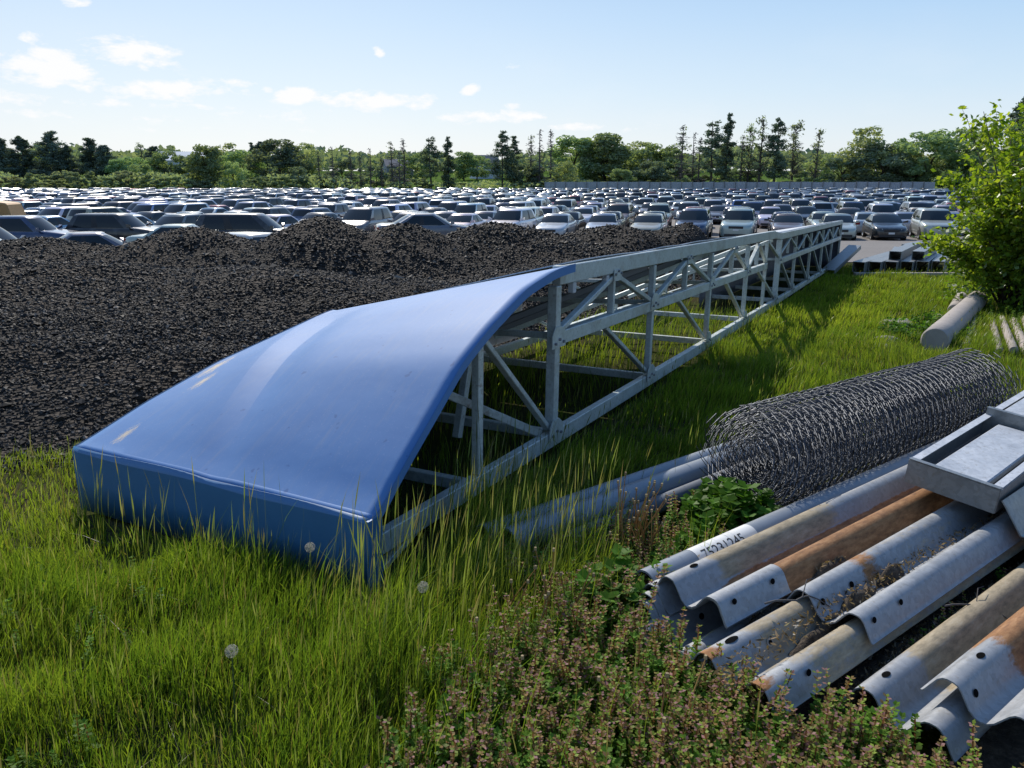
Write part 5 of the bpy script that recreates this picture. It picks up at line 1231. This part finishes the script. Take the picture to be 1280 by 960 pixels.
    # hand-placed cars in front of the first row
    hp = [(-18.7, 27.6, .03, 'SUV', 'black', 'dark SUV with pale roof line seen side-on at the left edge'), (-16.4, 24.6, .15, 'sedan', 'silver', 'silver sedan half hidden behind the left heap, nose to the right'),
          (-14.9, 28.2, .5, 'sedan', 'grey', 'grey sedan behind the left heap, close to the dark SUV'), (-18.4, 37.0, .0, 'SUV', 'black', 'black SUV side-on, behind the dark SUV at far left'),
          (-21.2, 34.5, .1, 'SUV', 'dark blue', 'blue SUV cut by the left picture edge near the yellow loader'), (-13.6, 33.0, .0, 'sedan', 'silver', 'silver sedan side-on between two black cars at left'),
          (-12.2, 36.5, .05, 'minivan', 'black', 'low black van side-on behind the left heaps'), (-9.4, 27.0, 2.55, 'hatchback', 'silver', 'silver hatchback with big tailgate glass peeking over the dark heap'),
          (-9.0, 37.2, .1, 'sedan', 'white', 'white sedan just behind the low black van'), (-7.3, 33.2, .35, 'sedan', 'silver', 'silver sedan roof showing in the dip between the dark heaps'),
          (-3.6, 34.6, .25, 'sedan', 'grey', 'grey sedan sunk behind the central heap below the first row'), (-12.8, 42.0, -2.0, 'sedan', 'white', 'white sedan angled toward the loader side of the lot'),
          (-20.5, 41.5, -1.8, 'sedan', 'silver', 'silver sedan in front of the far left rows'), (-17.4, 41.0, -1.8, 'hatchback', 'grey', 'grey hatchback beside the silver sedan at far left'), (-24.3, 40.5, -1.8, 'sedan', 'light blue', 'light blue sedan close to the yellow loader')]
    for x, y, h, kd, pt, lab in hp: put_car(x, y, h, kd, paint_of(pt), lab, True, 'cars parked loosely before the first row')
    return total, len(mass)
print('cars', lot_cars())

# ------------------------------------------------------------------ fence, houses, loader
def fence():
    e = empty('panel_fence', (0, 0, 0), 0, 'long pale grey sheet fence closing the far right side of the lot', 'fence')
    x0, y0, x1, y1 = 8.0, 196.0, 99.0, 187.0; n = 36; z = -1.7
    for i in range(n):
        a = i / n; b_ = (i + 1) / n; xa, ya, xb, yb = x0 + (x1 - x0) * a, y0 + (y1 - y0) * a, x0 + (x1 - x0) * b_, y0 + (y1 - y0) * b_
        m = MB(); V = []; k = 26; h = 2.75 + .12 * random.random()
        for j in range(k + 1):
            t = j / k; o = .04 * (1 if (j // 2) % 2 else -1); V += [(xa + (xb - xa) * t, ya + (yb - ya) * t + o, z), (xa + (xb - xa) * t, ya + (yb - ya) * t + o, z + h)]
        m.raw(V, [(2 * j, 2 * j + 2, 2 * j + 3, 2 * j + 1) for j in range(k)]); m.build('panel', M['fence_sheet'], e)
        m = MB(); m.box(xa - .08, xa + .08, ya - .22, ya - .06, z, z + h + .1); m.build('post', M['brace_dark'], e)
fence()
def house(px, dist, w, d, h, rh, rz, label, roof, base_lift=0, wall='house_wall'):
    x, y = dirpt(px, dist); e = empty('house', (x, y, g1(x, y) + base_lift), rz, label, 'house')
    m = MB(); V = [(-w / 2, -d / 2, -3), (w / 2, -d / 2, -3), (w / 2, d / 2, -3), (-w / 2, d / 2, -3), (-w / 2, -d / 2, h), (w / 2, -d / 2, h), (w / 2, d / 2, h), (-w / 2, d / 2, h), (-w / 2, 0, h + rh), (w / 2, 0, h + rh)]
    m.raw(V, [(0, 1, 5, 4), (2, 3, 7, 6), (0, 4, 8, 7, 3), (1, 2, 6, 9, 5), (0, 3, 2, 1)]); m.build('wall', M[wall], e)
    m = MB()
    for s in (-1, 1):
        a = [(-w / 2 - .4, s * (d / 2 + .4), h - .3 * rh / d * 2), (w / 2 + .4, s * (d / 2 + .4), h - .3 * rh / d * 2), (w / 2 + .4, 0, h + rh + .06), (-w / 2 - .4, 0, h + rh + .06)]
        m.raw(a + [(p[0], p[1], p[2] + .2) for p in a], [(0, 1, 2, 3), (4, 5, 6, 7), (0, 1, 5, 4), (2, 3, 7, 6), (0, 3, 7, 4), (1, 2, 6, 5)])
    m.build('roof', M[roof], e)
    def win(x0, y0, z0, nx, ny, ww, hh):
        b = MB(); t = Vector((-ny, nx, 0)); c = Vector((x0, y0, z0)) + Vector((nx, ny, 0)) * .03; b.raw([c + t * ww / 2 * p + Vector((0, 0, hh / 2 * q)) for p, q in ((-1, -1), (1, -1), (1, 1), (-1, 1))], [(0, 1, 2, 3)]); b.build('window', M['glass'], e)
    for i in (-1, 0, 1):
        for zz in ([1.4, 4.2] if h > 4.5 else [1.5]): win(i * w * .3, -d / 2, zz, 0, -1, 1.1, 1.4)
    for i in (-1, 1):
        for zz in ([1.4, 4.2] if h > 4.5 else [1.5]): win(-w / 2, i * d * .22, zz, -1, 0, 1.0, 1.4)
house(606, 330, 10, 8, 5.0, 3.0, R(28), 'pale blue-grey gabled house between pine and hillside meadow', 'house_roof', 1.0)
house(738, 330, 10, 9, 6.2, 3.4, R(60), 'white gabled house half hidden behind the round leafy trees', 'house_roof', .5, 'house_white'); house(800, 340, 11, 9, 6.0, 3.2, R(50), 'pale gabled house between the green trees right of centre', 'house_roof', .5)
house(772, 345, 9, 8, 5.8, 3.4, R(75), 'small white house with steep gable right of centre', 'house_roof', .5, 'house_white')
house(232, 300, 17, 10, 3.6, 3.0, R(2), 'long low building with sunlit white roof among the left trees', 'white_roof', 3.6); house(318, 215, 8, 6, 6, 2, R(40), 'dim house showing through the bare conifers', 'house_roof', 0) if False else None
house(498, 300, 10, 8, 3.0, 2.5, R(20), 'grey house showing dimly behind the bare conifers', 'house_roof', 2.0, 'house_dim')
def loader():
    x, y = -28.4, 42.0; e = empty('wheel_loader', (x, y, g1(x, y) + .02), R(8), 'yellow wheel loader at the left picture edge beyond the heaps', 'loader'); ym = M['loader_yellow']; dk = M['black_plastic']
    b = MB(); b.raw([(-.2, -1, .9), (2.2, -1, .95), (2.2, 1, .95), (-.2, 1, .9), (-.2, -.95, 2.3), (1.9, -.85, 2.05), (1.9, .85, 2.05), (-.2, .95, 2.3)], [(0, 1, 2, 3), (4, 5, 6, 7), (0, 1, 5, 4), (1, 2, 6, 5), (2, 3, 7, 6), (3, 0, 4, 7)]); b.build('hood', ym, e, bevel=.08)
    b = MB(); b.box(-1.7, -.3, -.8, .8, 1.6, 3.1); b.build('cab', M['glass'], e, bevel=.06); b = MB(); b.box(-1.8, -.2, -.9, .9, 3.12, 3.25); b.build('cab_roof', ym, e, bevel=.04)
    b = MB(); b.box(-2.4, -.25, -.9, .9, .8, 1.55); b.build('chassis', ym, e, bevel=.06)
    for wx in (1.2, -1.7):
        for s in (-1, 1):
            b = MB(); b.lathe([(.35, -.28), (.7, -.3), (.75, -.2), (.75, .2), (.7, .3), (.35, .28)], 22, 'y', (wx, s * 1.15, .75)); w = b.build('wheel', M['tyre'], e, angle=40); b = MB(); b.lathe([(.01, s * .2), (.36, s * .24), (.38, s * .29)], 14, 'y', (wx, s * 1.15, .75)); b.build('rim', ym, w, angle=40)
    for s in (-1, 1): b = MB(); b.beam((-2.2, s * .6, 1.5), (-4.0, s * .6, .6), .18, .3); b.build('lift_arm', ym, e)
    b = MB(); pr = [(-4.0, 1.2), (-3.9, .5), (-4.2, .15), (-5.0, .1)]; V = [(px, yy, pz) for yy in (-1.3, 1.3) for px, pz in pr]; b.raw(V, [(i, i + 1, i + 5, i + 4) for i in range(3)] + [(0, 1, 2, 3), (4, 5, 6, 7)]); b.build('bucket', dk, e)
    b = MB(); b.tube([(1.0, .4, 2.2), (1.0, .4, 2.9)], .06, 10); b.build('exhaust', dk, e)
loader()

# ------------------------------------------------------------------ sky, sun, camera
SUN_AZ, SUN_EL = R(-16), R(38.5)
w = bpy.data.worlds.new('World'); S.world = w; w.use_nodes = True; nt = w.node_tree; bg = nt.nodes['Background']
sky = N(nt, 'ShaderNodeTexSky', sky_type='NISHITA', sun_disc=False, sun_elevation=SUN_EL, sun_rotation=SUN_AZ, altitude=50, air_density=1.0, dust_density=1.6, ozone_density=1.6)
gen = nt.nodes.new('ShaderNodeTexCoord').outputs['Generated']
sp = N(nt, 'ShaderNodeSeparateXYZ', {0: gen})
az = math_(nt, 'ARCTAN2', sp.outputs[0], sp.outputs[1]); el = math_(nt, 'ARCSINE', sp.outputs[2])
pv = N(nt, 'ShaderNodeCombineXYZ', {0: math_(nt, 'MULTIPLY', az, 1.0), 1: math_(nt, 'MULTIPLY', el, 2.2), 2: 0}).outputs[0]
n1 = noise_(nt, pv, 17, 8, .62, .3); n2 = noise_(nt, pv, 52, 6, .6)
nn = math_(nt, 'ADD', math_(nt, 'MULTIPLY', n1, .72), math_(nt, 'MULTIPLY', n2, .28))
CL = [(160, 66, 42, 17, 1.0), (138, 52, 20, 8, .8), (15, 78, 34, 14, .8), (88, 92, 32, 12, .9), (58, 68, 30, 9, .7), (14, 122, 60, 12, .6), (185, 112, 110, 12, .85), (60, 105, 50, 8, .6), (130, 98, 22, 8, .6), (370, 118, 26, 9, 1.0), (465, 126, 60, 12, 1.0), (330, 146, 90, 9, .5), (190, 150, 70, 8, .5), (298, 104, 24, 6, .7), (335, 112, 14, 6, .6), (474, 65, 7, 6, .8), (586, 111, 12, 7, .9), (638, 82, 12, 5, .55), (625, 146, 75, 8, .75), (720, 159, 90, 6, .55), (640, 132, 16, 5, .6), (410, 138, 16, 5, .5), (100, 3, 16, 6, .7), (37, 47, 12, 6, .6), (240, 160, 160, 7, .4), (90, 128, 60, 7, .5), (30, 100, 40, 7, .75), (110, 108, 26, 5, .75), (240, 118, 40, 6, .7), (75, 84, 18, 6, .8), (160, 130, 70, 6, .6), (40, 140, 70, 6, .55), (270, 134, 50, 5, .55), (212, 122, 24, 5, .6), (5, 92, 14, 8, .8)]
tot = None
for (px, py, rx, ry, st) in CL:
    d = Vector(((px - 640) / FPX, 1, (480 - py) / FPX)); dy = d.y * cos(PIT) + d.z * sin(PIT); dz = -d.y * sin(PIT) + d.z * cos(PIT)
    a = math.atan2(d.x, dy); e_ = math.atan2(dz, math.hypot(d.x, dy)); k = FPX * 1.06
    u = math_(nt, 'MULTIPLY', math_(nt, 'SUBTRACT', az, a), k / rx); v = math_(nt, 'MULTIPLY', math_(nt, 'SUBTRACT', el, e_), k / ry)
    r2 = math_(nt, 'ADD', math_(nt, 'MULTIPLY', u, u), math_(nt, 'MULTIPLY', v, v)); g = math_(nt, 'MULTIPLY', math_(nt, 'POWER', 2.718, math_(nt, 'MULTIPLY', r2, -.8)), st)
    tot = g if tot is None else math_(nt, 'MAXIMUM', tot, g)
cm = mapr(nt, math_(nt, 'ADD', tot, math_(nt, 'MULTIPLY', math_(nt, 'SUBTRACT', nn, .5), 3.4)), .40, .78)
cm = math_(nt, 'MULTIPLY', cm, mapr(nt, tot, .06, .3))
wisp = math_(nt, 'MULTIPLY', mapr(nt, noise_(nt, pv, 5, 6, .6), .5, .8, 0, .25), mapr(nt, el, .02, .2, 1, 0))
SB = .12
grad = ramp(nt, mapr(nt, el, 0, .5), [(0, (.86, .91, .95)), (.08, (.80, .89, .96)), (.2, (.64, .81, .97)), (.36, (.47, .69, .95)), (.52, (.33, .56, .88)), (1, (.16, .34, .70))])
glow = math_(nt, 'MULTIPLY', mapr(nt, az, .55, -.75, 0, .5), mapr(nt, el, .0, .34, 1, .25))
grad = mixc(nt, glow, grad, (.90, .94, .97))
grad = mixc(nt, 1.0, grad, 1 / SB, 'MULTIPLY') if False else N(nt, 'ShaderNodeVectorMath', {0: grad, 1: (1 / SB,) * 3}, operation='MULTIPLY').outputs[0]
anti = math_(nt, 'COSINE', math_(nt, 'SUBTRACT', az, SUN_AZ))
grad = N(nt, 'ShaderNodeVectorMath', {0: grad, 1: N(nt, 'ShaderNodeCombineXYZ', {0: mapr(nt, anti, -.7, .55, .64, 1), 1: mapr(nt, anti, -.7, .55, .69, 1), 2: mapr(nt, anti, -.7, .55, .74, 1)}).outputs[0]}, operation='MULTIPLY').outputs[0]
base = mixc(nt, .88, sky.outputs[0], grad)
fac = math_(nt, 'MINIMUM', math_(nt, 'ADD', math_(nt, 'MULTIPLY', cm, .95), wisp), 1)
skyc = mixc(nt, fac, base, (1.0 / SB, 1.0 / SB, 1.01 / SB))
nt.links.new(skyc, bg.inputs[0]); bg.inputs[1].default_value = SB
sl = bpy.data.lights.new('sun', 'SUN'); sl.energy = 4.9; sl.angle = R(.5); sl.color = (1, .93, .82)
so = bpy.data.objects.new('sun', sl); COL.objects.link(so)
sd = Vector((sin(SUN_AZ) * cos(SUN_EL), cos(SUN_AZ) * cos(SUN_EL), sin(SUN_EL))); so.rotation_euler = sd.to_track_quat('Z', 'Y').to_euler(); so.location = sd * 60
cam = bpy.data.cameras.new('camera'); co = bpy.data.objects.new('camera', cam); COL.objects.link(co); co.location = (0, 0, 1.65); co.rotation_euler = (R(90) - PIT, 0, 0)
cam.sensor_width = 36; cam.lens = 36 * FPX / 1280; cam.clip_start = .05; cam.clip_end = 9000; S.camera = co
S.view_settings.view_transform = 'Standard'; S.view_settings.look = 'None'; S.view_settings.exposure = 0
S.cycles.use_denoising = True; S.cycles.sample_clamp_indirect = 6; S.cycles.max_bounces = 8; S.cycles.transparent_max_bounces = 4
